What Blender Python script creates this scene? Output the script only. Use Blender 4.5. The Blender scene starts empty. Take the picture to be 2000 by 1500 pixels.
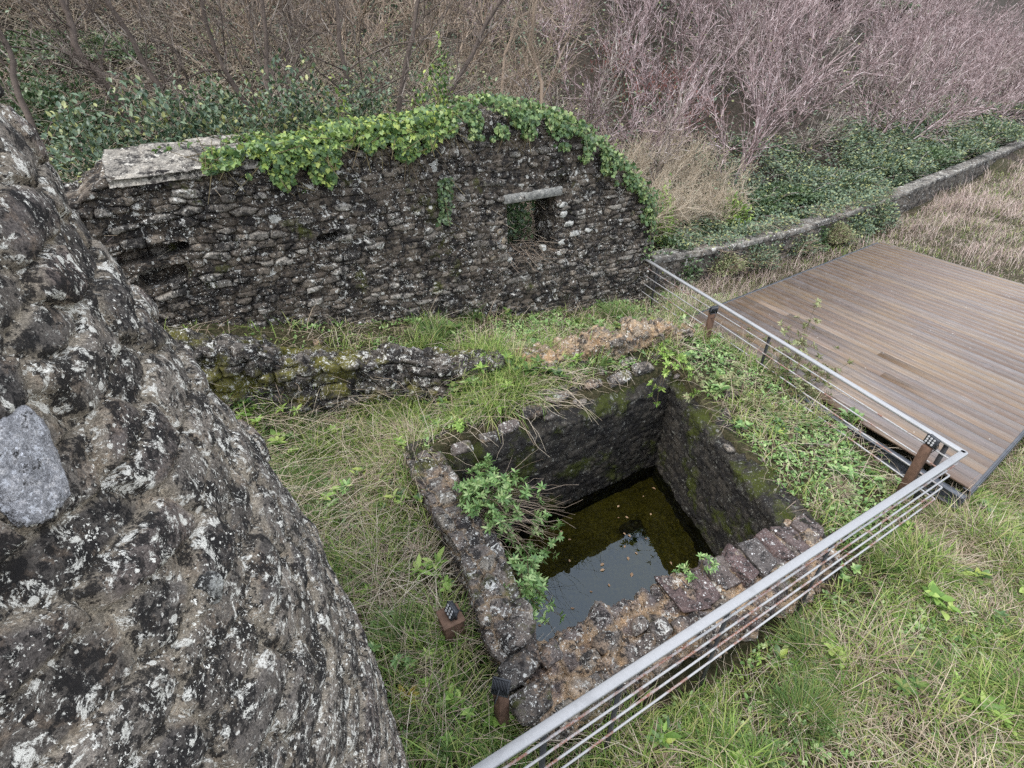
import bpy, math
import numpy as np
from mathutils import Vector, Matrix

SC = bpy.context.scene
COL = SC.collection
rng = np.random.default_rng(11)
R = math.radians

# ------------------------------------------------------------------ camera, sky, sun
H, FPX, PITCH = 5.0, 1000.0, R(33)
cd = bpy.data.cameras.new('camera'); cam = bpy.data.objects.new('camera', cd); COL.objects.link(cam)
cam.location = (0, 0, H); cam.rotation_euler = (R(90) - PITCH, 0, 0)
cd.sensor_width = 36; cd.lens = 18; cd.clip_start = .05; cd.clip_end = 2000
SC.camera = cam
SUN_EL, SUN_AZ = R(58), R(-60)          # soft light from the upper left, behind the viewer
w = bpy.data.worlds.new('World'); SC.world = w; w.use_nodes = True
nt = w.node_tree; nt.nodes.clear()
sky = nt.nodes.new('ShaderNodeTexSky'); sky.sky_type = 'NISHITA'; sky.sun_disc = False
sky.sun_elevation = SUN_EL; sky.sun_rotation = SUN_AZ; sky.dust_density = 3.5; sky.air_density = 1.0; sky.ozone_density = 1.2
# an overcast sky: the clear-sky gradient is mostly veiled by an even white cloud layer
bg = nt.nodes.new('ShaderNodeBackground'); bg.inputs['Strength'].default_value = .12
mixc = nt.nodes.new('ShaderNodeMix'); mixc.data_type = 'RGBA'; mixc.inputs[0].default_value = .7
mixc.inputs[7].default_value = (10.5, 11.2, 12.4, 1)
out = nt.nodes.new('ShaderNodeOutputWorld')
nt.links.new(sky.outputs[0], mixc.inputs[6]); nt.links.new(mixc.outputs[2], bg.inputs[0]); nt.links.new(bg.outputs[0], out.inputs[0])
sl = bpy.data.lights.new('sun', 'SUN'); sl.energy = 1.35; sl.angle = R(15); sl.color = (1, .97, .93)
sun = bpy.data.objects.new('sun', sl); COL.objects.link(sun)
sd = Vector((-math.sin(-SUN_AZ) * math.cos(SUN_EL), -.75 * math.cos(SUN_EL), math.sin(SUN_EL)))
sun.rotation_euler = sd.to_track_quat('Z', 'Y').to_euler(); sun.location = (0, 0, 30)
sky.sun_rotation = math.atan2(sd.x, sd.y)
SC.view_settings.view_transform = 'Standard'; SC.view_settings.look = 'None'
SC.view_settings.exposure = 1.1; SC.view_settings.gamma = 1
SC.render.engine = 'CYCLES'
SC.cycles.max_bounces = 6; SC.cycles.transparent_max_bounces = 8; SC.cycles.caustics_reflective = False; SC.cycles.caustics_refractive = False
SC.cycles.use_denoising = False

# ------------------------------------------------------------------ picture -> place
CP, SP = math.cos(PITCH), math.sin(PITCH)
def ray(u, v):
    x = (u - 1000) / FPX; y = (750 - v) / FPX
    return np.array([x, CP + y * SP, -SP + y * CP])
def P(u, v, z):
    d = ray(u, v); t = (z - H) / d[2]
    return np.array([d[0] * t, d[1] * t, z])
def proj(p):
    p = np.asarray(p, float)
    dz = p[..., 2] - H
    dep = p[..., 1] * CP - dz * SP
    up = p[..., 1] * SP + dz * CP
    dep = np.where(np.abs(dep) < 1e-3, 1e-3, dep)
    return 1000 + FPX * p[..., 0] / dep, 750 - FPX * up / dep, dep
def in_view(p, m=160):
    u, v, d = proj(p)
    return (d > .2) & (u > -m) & (u < 2000 + m) & (v > -m) & (v < 1500 + m)
WO = np.array([3.05, 11.3]); WD = np.array([.864, .503]); WD = WD / np.linalg.norm(WD); WN = np.array([-WD[1], WD[0]])
def sq(x, y):
    dx = x - WO[0]; dy = y - WO[1]
    return dx * WD[0] + dy * WD[1], dx * WN[0] + dy * WN[1]
def xy(s, q):
    return WO[0] + s * WD[0] + q * WN[0], WO[1] + s * WD[1] + q * WN[1]
def W(u, v, q=0.):            # pixel -> (s, z) on the ruined wall's face
    d = ray(u, v); a = d[0] * WN[0] + d[1] * WN[1]
    t = (q + WO @ WN) / a
    s = (d[0] * t - WO[0]) * WD[0] + (d[1] * t - WO[1]) * WD[1]
    return s, H + d[2] * t

# ------------------------------------------------------------------ noise
def h3(i, j, k, seed=0):
    n = np.sin(i * 127.1 + j * 311.7 + k * 74.7 + seed * 53.3) * 43758.5453
    return n - np.floor(n)
def vnoise(x, y, z=0., seed=0):
    x = np.asarray(x, float); y = np.asarray(y, float); z = np.asarray(z, float) + np.zeros_like(x)
    i, j, k = np.floor(x), np.floor(y), np.floor(z)
    f = [x - i, y - j, z - k]; f = [a * a * (3 - 2 * a) for a in f]
    r = 0
    for a in (0, 1):
        for b in (0, 1):
            for c in (0, 1):
                wgt = (f[0] if a else 1 - f[0]) * (f[1] if b else 1 - f[1]) * (f[2] if c else 1 - f[2])
                r = r + wgt * h3(i + a, j + b, k + c, seed)
    return r
def fbm(x, y, z=0., o=4, seed=0):
    r = 0; a = .5; t = 0
    for n in range(o):
        r = r + a * vnoise(x, y, z, seed + n); t += a
        x = x * 2.03; y = y * 2.03; z = np.asarray(z) * 2.03; a *= .5
    return r / t
def sstep(a, b, x):
    t = np.clip((x - a) / (b - a), 0, 1); return t * t * (3 - 2 * t)
def stones(s, z, wd, ht, seed, jit=.8):
    """rubble masonry: edge distance (0 in the joint), a random number per stone"""
    s = s + .25 * wd * (fbm(s * 1.7, z * 1.7, seed=seed + 5, o=2) - .5) * 2
    z = z + .5 * ht * (fbm(s * .9, z * .9, seed=seed + 9, o=2) - .5) * 2
    x = s / wd; y = z / ht
    j0 = np.floor(y)
    d1 = np.full(s.shape, 9.); d2 = np.full(s.shape, 9.); rid = np.zeros(s.shape)
    for dj in (-1, 0, 1):
        jj = j0 + dj
        sc = .7 + .8 * h3(jj, jj * 0 + 3, jj * 0, seed + 2)
        xs = x * sc + h3(jj, jj * 0 + 1, jj * 0, seed) * 7
        i0 = np.floor(xs)
        for di in (-1, 0, 1):
            ii = i0 + di
            cx = ii + .5 + jit * (h3(ii, jj, ii * 0, seed + 1) - .5)
            cy = jj + .5 + jit * .7 * (h3(ii, jj, ii * 0 + 1, seed + 1) - .5)
            dx = np.abs(xs - cx); dy = np.abs(y - cy)
            d = (dx ** 3 + dy ** 3) ** (1 / 3)
            rr = h3(ii, jj, ii * 0 + 2, seed + 3)
            d = d * (.85 + .35 * rr)
            m = d < d1
            d2 = np.where(m, d1, np.minimum(d2, d)); rid = np.where(m, h3(ii, jj, ii * 0 + 4, seed + 7), rid); d1 = np.where(m, d, d1)
    return d2 - d1, rid

# ------------------------------------------------------------------ mesh helpers
def tag(o, label=None, cat=None, group=None, kind=None):
    if label: o['label'] = label
    if cat: o['category'] = cat
    if group: o['group'] = group
    if kind: o['kind'] = kind
    return o
def mesh(name, v, faces, mat, parent=None, attrs=None, smooth=True, mi=None):
    """v (n,3); faces: list of (m,k) index arrays"""
    me = bpy.data.meshes.new(name)
    v = np.asarray(v, np.float32)
    faces = [np.asarray(f, np.int32) for f in (faces if isinstance(faces, list) else [faces]) if len(f)]
    nl = sum(f.size for f in faces); nf = sum(len(f) for f in faces)
    me.vertices.add(len(v)); me.vertices.foreach_set('co', v.ravel())
    me.loops.add(nl); me.loops.foreach_set('vertex_index', np.concatenate([f.ravel() for f in faces]))
    cnt = np.concatenate([np.full(len(f), f.shape[1], np.int32) for f in faces])
    st = np.concatenate([[0], np.cumsum(cnt)[:-1]]).astype(np.int32)
    me.polygons.add(nf); me.polygons.foreach_set('loop_start', st); me.polygons.foreach_set('loop_total', cnt)
    if smooth: me.polygons.foreach_set('use_smooth', np.ones(nf, bool))
    for k, a in (attrs or {}).items():
        at = me.attributes.new(k, 'FLOAT', 'POINT'); at.data.foreach_set('value', np.asarray(a, np.float32))
    for m in (mat if isinstance(mat, (list, tuple)) else [mat]): me.materials.append(m)
    if mi is not None: me.polygons.foreach_set('material_index', np.asarray(mi, np.int32))
    me.update(); me.validate()
    o = bpy.data.objects.new(name, me); COL.objects.link(o)
    if parent:
        o.parent = parent; o.matrix_parent_inverse = Matrix.Translation(parent.location).inverted() if parent.location.length else Matrix.Identity(4)
    return o
def empty(name, loc=(0, 0, 0)):
    o = bpy.data.objects.new(name, None); COL.objects.link(o); o.location = [float(a) for a in loc]; o.empty_display_size = .1
    return o
def grid_faces(nu, nv):
    a = (np.arange(nu - 1)[:, None] * nv + np.arange(nv - 1)[None]).ravel()
    return np.stack([a, a + nv, a + nv + 1, a + 1], 1)
class MB:
    def __init__(s): s.v = []; s.f = {}; s.n = 0; s.a = []
    def add(s, v, fs, a=0.):
        v = np.asarray(v, float)
        for f in (fs if isinstance(fs, list) else [fs]):
            f = np.asarray(f, int)
            if len(f): s.f.setdefault(f.shape[1], []).append(f + s.n)
        s.v.append(v); s.n += len(v)
        s.a.append(np.full(len(v), a) if np.isscalar(a) else np.asarray(a))
    def build(s, name, mat, parent=None, smooth=True):
        return mesh(name, np.concatenate(s.v), [np.concatenate(x) for x in s.f.values()], mat, parent, {'rnd': np.concatenate(s.a)}, smooth)
BOXF = np.array([[0, 3, 2, 1], [4, 5, 6, 7], [0, 1, 5, 4], [1, 2, 6, 5], [2, 3, 7, 6], [3, 0, 4, 7]])
def box(mb, c, ax, ay, az, bev=.0, a=0.):
    """box with centre c and half-axis vectors; bev chamfers the upper edges and verticals"""
    c, ax, ay, az = [np.asarray(t, float) for t in (c, ax, ay, az)]
    if bev <= 0:
        v = [c + i * ax + j * ay + k * az for k in (-1, 1) for i, j in ((-1, -1), (1, -1), (1, 1), (-1, 1))]
        mb.add(v, BOXF, a); return
    lx, ly, lz = [np.linalg.norm(t) for t in (ax, ay, az)]
    ux, uy, uz = ax / lx, ay / ly, az / lz
    def ring(ix, iy, zz):
        r = []
        for i, j in ((-1, -1), (1, -1), (1, 1), (-1, 1)):
            p1 = c + ux * i * ix + uy * j * (iy - bev) + uz * zz
            p2 = c + ux * i * (ix - bev) + uy * j * iy + uz * zz
            r += [p1, p2] if (i * j < 0) else [p2, p1]
        # order so that consecutive points go round
        return r
    def rnd(ix, iy, zz):
        pts = [(-ix, -iy + bev), (-ix + bev, -iy), (ix - bev, -iy), (ix, -iy + bev), (ix, iy - bev), (ix - bev, iy), (-ix + bev, iy), (-ix, iy - bev)]
        return [c + ux * p + uy * q + uz * zz for p, q in pts]
    rings = [rnd(lx - bev, ly - bev, -lz), rnd(lx, ly, -lz + bev), rnd(lx, ly, lz - bev), rnd(lx - bev, ly - bev, lz)]
    v = sum(rings, []); fs = []
    for k in range(3):
        for i in range(8):
            j = (i + 1) % 8; fs.append([k * 8 + i, k * 8 + j, k * 8 + 8 + j, k * 8 + 8 + i])
    mb.add(v, [np.array(fs), np.array([list(range(7, -1, -1)), list(range(24, 32))])], a)
def segs(mb, p0, p1, r0, r1, n=3, a=0.):
    """many tapering tube pieces at once"""
    p0 = np.asarray(p0, float); p1 = np.asarray(p1, float); N = len(p0)
    if N == 0: return
    r0 = np.broadcast_to(np.asarray(r0, float), (N,)); r1 = np.broadcast_to(np.asarray(r1, float), (N,))
    d = p1 - p0; d /= np.maximum(np.linalg.norm(d, axis=1, keepdims=True), 1e-9)
    ref = np.where(np.abs(d[:, 2:3]) > .9, np.array([[1., 0, 0]]), np.array([[0, 0, 1.]]))
    e1 = np.cross(d, ref); e1 /= np.linalg.norm(e1, axis=1, keepdims=True); e2 = np.cross(d, e1)
    v = np.zeros((N, 2 * n, 3))
    for k in range(n):
        t = 2 * math.pi * k / n; o = e1 * math.cos(t) + e2 * math.sin(t)
        v[:, k] = p0 + o * r0[:, None]; v[:, n + k] = p1 + o * r1[:, None]
    base = np.arange(N)[:, None] * 2 * n
    f = np.concatenate([base + np.array([[k, (k + 1) % n, n + (k + 1) % n, n + k]]) for k in range(n)])
    aa = np.repeat(np.broadcast_to(np.asarray(a, float), (N,)), 2 * n)
    mb.add(v.reshape(-1, 3), f, aa)
def polytube(mb, pts, r, n=6, a=0.):
    """one smooth tube through pts"""
    pts = np.asarray(pts, float); r = np.broadcast_to(np.asarray(r, float), (len(pts),))
    d = np.gradient(pts, axis=0); d /= np.maximum(np.linalg.norm(d, axis=1, keepdims=True), 1e-9)
    ref = np.array([1., 0, 0]) if abs(d[0, 2]) > .8 else np.array([0, 0, 1.])
    vs = []
    for i in range(len(pts)):
        e1 = np.cross(d[i], ref); e1 /= np.linalg.norm(e1); e2 = np.cross(d[i], e1); ref = np.cross(e1, d[i])
        for k in range(n):
            t = 2 * math.pi * k / n; vs.append(pts[i] + r[i] * (e1 * math.cos(t) + e2 * math.sin(t)))
    f = [[i * n + k, i * n + (k + 1) % n, (i + 1) * n + (k + 1) % n, (i + 1) * n + k] for i in range(len(pts) - 1) for k in range(n)]
    caps = [list(range(n - 1, -1, -1)), [(len(pts) - 1) * n + k for k in range(n)]]
    mb.add(vs, [np.array(f), np.array(caps)], a)
def unit(v): return v / np.maximum(np.linalg.norm(v, axis=-1, keepdims=True), 1e-9)
# leaf outlines: x across, y along, z up
LANCE = (np.array([[0, 0, 0], [.16, .3, .05], [.15, .62, .03], [0, 1, -.1], [-.15, .62, .03], [-.16, .3, .05], [0, .4, -.02]]),
         np.array([[0, 1, 6], [1, 2, 6], [2, 3, 6], [3, 4, 6], [4, 5, 6], [5, 0, 6]]))
OVAL = (np.array([[0, 0, 0], [.3, .4, .07], [.2, .75, .03], [0, 1, -.08], [-.2, .75, .03], [-.3, .4, .07]]),
        np.array([[0, 1, 2, 3], [0, 3, 4, 5]]))
IVY = (np.array([[0, .1, 0], [.36, 0, -.05], [.42, .26, .04], [.54, .48, -.06], [.31, .62, .04], [0, 1., -.1], [-.31, .62, .04], [-.54, .48, -.06], [-.42, .26, .04], [-.36, 0, -.05]]),
       np.array([[0, 1, 2], [0, 2, 4], [2, 3, 4], [0, 4, 5], [0, 5, 6], [0, 6, 8], [6, 7, 8], [0, 8, 9]]))
def leaves(mb, pos, ax, nrm, size, tpl, a=None):
    pos = np.asarray(pos, float); N = len(pos)
    if N == 0: return
    ax = unit(np.asarray(ax, float)); sd_ = unit(np.cross(ax, nrm)); nn = np.cross(sd_, ax)
    size = np.broadcast_to(np.asarray(size, float), (N,))
    T, F = tpl
    v = pos[:, None] + size[:, None, None] * (T[None, :, 0:1] * sd_[:, None] + T[None, :, 1:2] * ax[:, None] + T[None, :, 2:3] * nn[:, None])
    f = (np.arange(N)[:, None, None] * len(T) + F[None]).reshape(-1, F.shape[1])
    a = rng.random(N) if a is None else np.broadcast_to(a, (N,))
    mb.add(v.reshape(-1, 3), f, np.repeat(a, len(T)))
def blades(mb, pos, length, width, lean=.5, a=None, dirs=None, up=1.):
    """grass blades: three bent segments"""
    pos = np.asarray(pos, float); N = len(pos)
    if N == 0: return
    length = np.broadcast_to(length, (N,)); width = np.broadcast_to(width, (N,))
    th = rng.random(N) * 2 * math.pi if dirs is None else dirs
    d = np.stack([np.cos(th), np.sin(th), np.zeros(N)], 1)
    sdv = np.stack([-np.sin(th), np.cos(th), np.zeros(N)], 1)
    ln = lean * (.25 + 1.1 * rng.random(N))
    v = np.zeros((N, 7, 3))
    for k, (t, wv) in enumerate(((0, 1.), (.35, .85), (.72, .55), (1., 0))):
        hz = t * np.cos(np.minimum(ln * t, 1.45)) ; ho = t * np.sin(np.minimum(ln * t + .12 * ln, 1.5))
        c = pos + length[:, None] * (hz[:, None] * np.array([[0, 0, up]]) + ho[:, None] * d)
        if k < 3:
            v[:, 2 * k] = c + sdv * (width * wv * .5)[:, None]; v[:, 2 * k + 1] = c - sdv * (width * wv * .5)[:, None]
        else: v[:, 6] = c
    b = np.arange(N)[:, None] * 7
    q = np.concatenate([b + np.array([[0, 1, 3, 2]]), b + np.array([[2, 3, 5, 4]])]); t3 = b + np.array([[4, 5, 6]])
    a = rng.random(N) if a is None else np.broadcast_to(a, (N,))
    mb.add(v.reshape(-1, 3), [q, t3], np.repeat(a, 7))

# ------------------------------------------------------------------ materials
def newmat(name, rough=.85, spec=.3):
    m = bpy.data.materials.new(name); m.use_nodes = True; t = m.node_tree
    b = t.nodes['Principled BSDF']; b.inputs['Roughness'].default_value = rough; b.inputs['Specular IOR Level'].default_value = spec
    return m, t, b
def N(t, kind, **kw):
    n = t.nodes.new('ShaderNode' + kind)
    for k, v in kw.items():
        if k in n.inputs: n.inputs[k].default_value = v
        else: setattr(n, k, v)
    return n
def ramp(t, src, stops, interp='LINEAR'):
    r = t.nodes.new('ShaderNodeValToRGB'); e = r.color_ramp.elements; r.color_ramp.interpolation = interp
    while len(e) < len(stops): e.new(.5)
    for x, (p, c) in zip(e, stops):
        x.position = p; x.color = (*c, 1) if len(c) == 3 else c
    t.links.new(src, r.inputs[0]); return r.outputs[0]
def gr(p, q): return [(p, (0, 0, 0)), (q, (1, 1, 1))]
def mix(t, f, a, b, mode='MIX'):
    m = t.nodes.new('ShaderNodeMix'); m.data_type = 'RGBA'; m.blend_type = mode
    for s, i in ((f, 0), (a, 6), (b, 7)):
        if isinstance(s, (int, float)): m.inputs[i].default_value = s
        elif isinstance(s, tuple): m.inputs[i].default_value = (*s, 1)
        else: t.links.new(s, m.inputs[i])
    return m.outputs[2]
def noise(t, co, scale, detail=4, rough=.6, dist=0.):
    n = N(t, 'TexNoise', Scale=scale, Detail=detail, Roughness=rough, Distortion=dist); t.links.new(co, n.inputs['Vector']); return n.outputs[0]
def attr(t, name):
    n = t.nodes.new('ShaderNodeAttribute'); n.attribute_name = name; return n.outputs['Fac']
def bump(t, b, h, s=.5, d=.01):
    n = N(t, 'Bump', Strength=s, Distance=d); t.links.new(h, n.inputs['Height']); t.links.new(n.outputs[0], b.inputs['Normal'])
def coords(t, scale=(1, 1, 1)):
    c = t.nodes.new('ShaderNodeTexCoord'); mp = t.nodes.new('ShaderNodeMapping'); mp.inputs['Scale'].default_value = scale
    t.links.new(c.outputs['Object'], mp.inputs[0]); return mp.outputs[0]
def mul(t, a, b):
    m = t.nodes.new('ShaderNodeMath'); m.operation = 'MULTIPLY'
    for s, i in ((a, 0), (b, 1)):
        if isinstance(s, (int, float)): m.inputs[i].default_value = s
        else: t.links.new(s, m.inputs[i])
    return m.outputs[0]

def stone_mat(name, tones, mortar, crust=.5, crustcol=(.013, .012, .012), lich=.5, lichcol=(.6, .59, .54), moss=.0, mosscol=(.09, .1, .015), fs=1., orange=0., bumpd=.012, warm=0., jw=.13, stretch=0.):
    """weathered rubble: stone tones per stone, black crust, pale lichen, moss"""
    m, t, b = newmat(name, .92, .2); co = coords(t)
    if stretch:
        cb = N(t, 'CombineXYZ'); t.links.new(mul(t, attr(t, 'su'), stretch), cb.inputs[0]); t.links.new(attr(t, 'sv'), cb.inputs[1]); co = cb.outputs[0]
    def off(k):
        n = t.nodes.new('ShaderNodeVectorMath'); n.operation = 'ADD'; n.inputs[1].default_value = (k * 3.1, k * 7.7, k * 5.3); t.links.new(co, n.inputs[0]); return n.outputs[0]
    sid = attr(t, 'sid'); edge = attr(t, 'edge'); k = len(tones)
    c = ramp(t, sid, [(i / max(1, k - 1), tones[i]) for i in range(k)])
    nA = noise(t, off(1), 3.6 * fs, 7, .72, .15); nB = noise(t, off(2), 15 * fs, 6, .75, .1); nC = noise(t, off(3), 60 * fs, 5, .75)
    je = ramp(t, mix(t, .25, edge, nB), [(.03 + .1, (1, 1, 1)), (jw + .12, (0, 0, 0))])
    c = mix(t, je, c, mortar)
    if warm: c = mix(t, mul(t, ramp(t, noise(t, off(8), 5 * fs, 6, .7, .6), gr(.54, .62)), warm), c, (.25, .165, .1))
    if orange: c = mix(t, mul(t, ramp(t, noise(t, off(9), 2.6, 6, .65), gr(.53, .6)), orange), c, mix(t, nC, (.19, .1, .05), (.5, .34, .19)))
    c = mix(t, 1., c, ramp(t, nB, [(.3, (.3, .29, .28)), (.5, (.95, .93, .9)), (.7, (1.9, 1.8, 1.65))]), 'MULTIPLY')
    c = mix(t, 1., c, ramp(t, nC, [(.3, (.4, .4, .4)), (.5, (.95, .95, .95)), (.7, (1.8, 1.8, 1.75))]), 'MULTIPLY')
    cs = N(t, 'Math', operation='ADD'); t.links.new(mul(t, nA, .5), cs.inputs[0]); t.links.new(mul(t, nB, .5), cs.inputs[1])
    cm = ramp(t, cs.outputs[0], gr(.565 - .13 * crust, .61 - .13 * crust)); cm = mul(t, cm, ramp(t, nC, gr(.25, .45)))
    c = mix(t, mul(t, cm, .95), c, crustcol)
    if moss:
        mm = mul(t, ramp(t, noise(t, off(4), 1.5, 6, .68), gr(.66 - .3 * moss, .74 - .3 * moss)), ramp(t, nC, gr(.35, .55)))
        c = mix(t, mul(t, mm, .95), c, mix(t, nB, tuple(x * .35 for x in mosscol), mosscol))
    lc = mix(t, nB, tuple(x * .75 for x in lichcol), lichcol)
    l1 = mul(t, ramp(t, noise(t, off(5), 6.5 * fs, 9, .8, .5), gr(.66 - .16 * lich, .685 - .16 * lich)), ramp(t, nC, gr(.38, .46)))
    c = mix(t, mul(t, l1, .92), c, lc)
    l2 = mul(t, ramp(t, noise(t, off(6), 34 * fs, 4, .65, .4), gr(.655 - .07 * lich, .675 - .07 * lich)), ramp(t, noise(t, off(7), 2.6 * fs, 4, .65), gr(.4, .56)))
    c = mix(t, mul(t, l2, .95), c, tuple(x * 1.1 for x in lichcol))
    v = N(t, 'TexVoronoi', Scale=8 * fs, Randomness=1.); wv = N(t, 'Mix'); t.links.new(off(2), v.inputs['Vector'])
    vd = N(t, 'Math', operation='ADD'); t.links.new(v.outputs['Distance'], vd.inputs[0]); t.links.new(mul(t, nC, .22), vd.inputs[1])
    sp_ = t.nodes.new('ShaderNodeSeparateColor'); t.links.new(v.outputs['Color'], sp_.inputs[0])
    vm = N(t, 'Math', operation='LESS_THAN'); t.links.new(vd.outputs[0], vm.inputs[0]); t.links.new(mul(t, sp_.outputs[1], .36), vm.inputs[1])
    vm = mul(t, vm.outputs[0], ramp(t, sp_.outputs[0], gr(.8 - .45 * lich, .82 - .45 * lich)))
    c = mix(t, mul(t, vm, .8), c, lc)
    t.links.new(c, b.inputs['Base Color'])
    hh = mix(t, .45, nB, nC); hh = mix(t, .25, hh, noise(t, co, 150 * fs, 3, .7))
    bump(t, b, hh, 1., bumpd)
    return m
G_ = lambda a, w=1.: (a * w, a, a / w)
M = {}
M['tower'] = stone_mat('tower_masonry', [(.09, .08, .073), (.2, .175, .15), (.13, .117, .107), (.28, .245, .21), (.1, .09, .084), (.23, .185, .165)], (.35, .3, .235), crust=.66, lich=.64, lichcol=(.86, .82, .72), fs=2.0, bumpd=.014, warm=.25, jw=.2)
M['pale'] = stone_mat('pale_tower_stone', [(.3, .3, .32), (.38, .38, .4)], (.3, .3, .3), crust=.22, lich=.6, lichcol=(.66, .66, .68), fs=2.6, bumpd=.012)
M['wall'] = stone_mat('old_wall_masonry', [(.065, .053, .043), (.15, .125, .1), (.09, .074, .06), (.21, .18, .148), (.075, .062, .052), (.3, .28, .25)], (.075, .06, .046), crust=.66, lich=.52, lichcol=(.66, .64, .58), moss=.15, fs=1.0, bumpd=.025)
M['rubble'] = stone_mat('rubble_masonry', [(.07, .064, .06), (.15, .13, .115), (.1, .085, .08), (.22, .2, .17)], (.28, .21, .14), crust=.55, lich=.55, moss=.3, orange=.25, fs=1.4, bumpd=.02)
M['lowwall'] = stone_mat('mossy_masonry', [(.05, .046, .042), (.11, .1, .09), (.08, .07, .062), (.17, .155, .14)], (.06, .05, .038), crust=.66, lich=.6, moss=.52, mosscol=(.16, .15, .02), fs=1.2, bumpd=.025)
M['rim'] = stone_mat('rim_rubble', [(.07, .064, .062), (.15, .12, .11), (.1, .085, .085), (.2, .17, .14)], (.36, .26, .17), crust=.46, lich=.5, moss=.25, orange=.45, fs=1.5, bumpd=.02, jw=.3)
M['ridge'] = stone_mat('orange_mortar_rubble', [(.2, .14, .09), (.26, .2, .14), (.13, .115, .1)], (.38, .28, .18), crust=.4, lich=.5, moss=.22, orange=.65, fs=1.5, bumpd=.02)
M['tank'] = stone_mat('shade_darkened_tank_masonry', [(.03, .028, .024), (.06, .054, .046), (.025, .023, .02)], (.03, .027, .022), crust=.66, lich=.45, lichcol=(.2, .2, .175), moss=.45, mosscol=(.06, .075, .006), fs=1.3, bumpd=.025)  # stone tones darkened to stand in for deep shade inside the tank
M['bound'] = stone_mat('boundary_masonry', [(.07, .062, .055), (.15, .13, .11), (.1, .09, .08)], (.08, .07, .055), crust=.5, lich=.45, fs=.8, bumpd=.02)
M['coping'] = stone_mat('pale_coping', [(.13, .12, .11), (.2, .19, .17), (.09, .085, .08)], (.09, .08, .07), crust=.4, lich=.55, fs=.9)
M['slab'] = stone_mat('cement_slab', [(.16, .15, .135), (.24, .225, .2)], (.12, .11, .1), crust=.5, lich=.6, lichcol=(.5, .47, .41), fs=.9)
M['lintel'] = stone_mat('concrete_lintel', [(.2, .2, .19), (.24, .24, .23)], (.2, .2, .19), crust=.05, lich=.3, lichcol=(.4, .4, .38), fs=.8, bumpd=.006)
M['jamb'] = stone_mat('tan_jamb_stone', [(.2, .165, .12), (.26, .22, .17), (.15, .125, .1)], (.08, .07, .05), crust=.3, lich=.5, fs=1.2)
M['whitejamb'] = stone_mat('lichened_jamb_stone', [(.36, .36, .34), (.45, .45, .43)], (.2, .2, .2), crust=.3, lich=.8, fs=1.3)
M['brick'] = stone_mat('purple_coping_brick', [(.085, .062, .06), (.1, .07, .068), (.08, .074, .072), (.12, .092, .085)], (.1, .08, .07), crust=.4, lich=.38, lichcol=(.62, .62, .6), fs=1.8, bumpd=.008)

def simple(name, stops, rough=.8, spec=.25, trans=0., scale=None, src='rnd', bumpamt=0.):
    m, t, b = newmat(name, rough, spec)
    c = ramp(t, attr(t, src), stops)
    if scale:
        co = coords(t); n = noise(t, co, scale, 5, .65)
        c = mix(t, .8, c, ramp(t, n, [(.3, (.55, .55, .55)), (.7, (1.4, 1.4, 1.4))]), 'MULTIPLY')
        if bumpamt: bump(t, b, n, .6, bumpamt)
    t.links.new(c, b.inputs['Base Color'])
    if trans:
        tr = N(t, 'BsdfTranslucent'); t.links.new(c, tr.inputs[0]); ms = N(t, 'MixShader', Fac=trans)
        t.links.new(b.outputs[0], ms.inputs[1]); t.links.new(tr.outputs[0], ms.inputs[2]); t.links.new(ms.outputs[0], t.nodes['Material Output'].inputs[0])
    return m
def hexs(*cs): 
    k = len(cs); return [(i / (k - 1), c) for i, c in enumerate(cs)]
M['grass'] = simple('green_grass', hexs((.05, .1, .02), (.095, .17, .033), (.16, .25, .052), (.23, .32, .075), (.3, .35, .105), (.36, .33, .15)), .65, .3, .3)
M['lush'] = simple('fresh_green_grass', hexs((.05, .1, .025), (.08, .15, .04), (.13, .2, .05), (.2, .2, .07)), .65, .3, .25)
M['straw'] = simple('dry_grass', hexs((.16, .115, .08), (.34, .27, .19), (.5, .42, .31), (.24, .17, .13), (.62, .55, .43)), .85, .2, .2)
M['pinkstraw'] = simple('pinkish_dry_grass', hexs((.22, .155, .135), (.42, .325, .285), (.58, .49, .43), (.32, .22, .2), (.2, .21, .09)), .85, .2, .2)
M['ivyleaf'] = simple('ivy_leaf', hexs((.03, .065, .02), (.06, .115, .035), (.1, .17, .045), (.18, .26, .06), (.34, .39, .09)), .42, .4, .2)
M['ivydark'] = simple('dark_ivy_leaf', hexs((.025, .05, .018), (.045, .085, .032), (.08, .13, .05), (.15, .2, .085)), .4, .5, .15)
M['ivymid'] = simple('mid_green_ivy_leaf', hexs((.03, .065, .02), (.055, .11, .035), (.1, .17, .055), (.17, .24, .08), (.26, .32, .12)), .42, .45, .18)
M['bramble'] = simple('bramble_leaf', hexs((.03, .055, .03), (.06, .1, .055), (.1, .15, .085), (.16, .21, .12), (.3, .3, .1)), .45, .5, .15)
M['bright'] = simple('bright_leaf', hexs((.09, .17, .03), (.16, .27, .05), (.24, .36, .08), (.34, .42, .12)), .5, .35, .25)
M['shrubleaf'] = simple('glossy_shrub_leaf', hexs((.06, .13, .035), (.12, .22, .06), (.2, .32, .1), (.34, .42, .18)), .42, .45, .2)
M['palebush'] = simple('pale_shrub_leaf', hexs((.12, .15, .06), (.2, .23, .1), (.3, .31, .16), (.14, .1, .06)), .6, .3, .2)
M['fern'] = simple('yellowing_fern', hexs((.3, .33, .06), (.45, .36, .07), (.42, .2, .05)), .7, .2, .25)
M['redleaf'] = simple('dry_red_leaf', hexs((.09, .035, .03), (.14, .055, .045), (.18, .08, .06)), .8, .2, .15)
M['deadleaf'] = simple('floating_dead_leaf', hexs((.2, .12, .07), (.34, .23, .14), (.15, .09, .055)), .7, .3)
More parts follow.
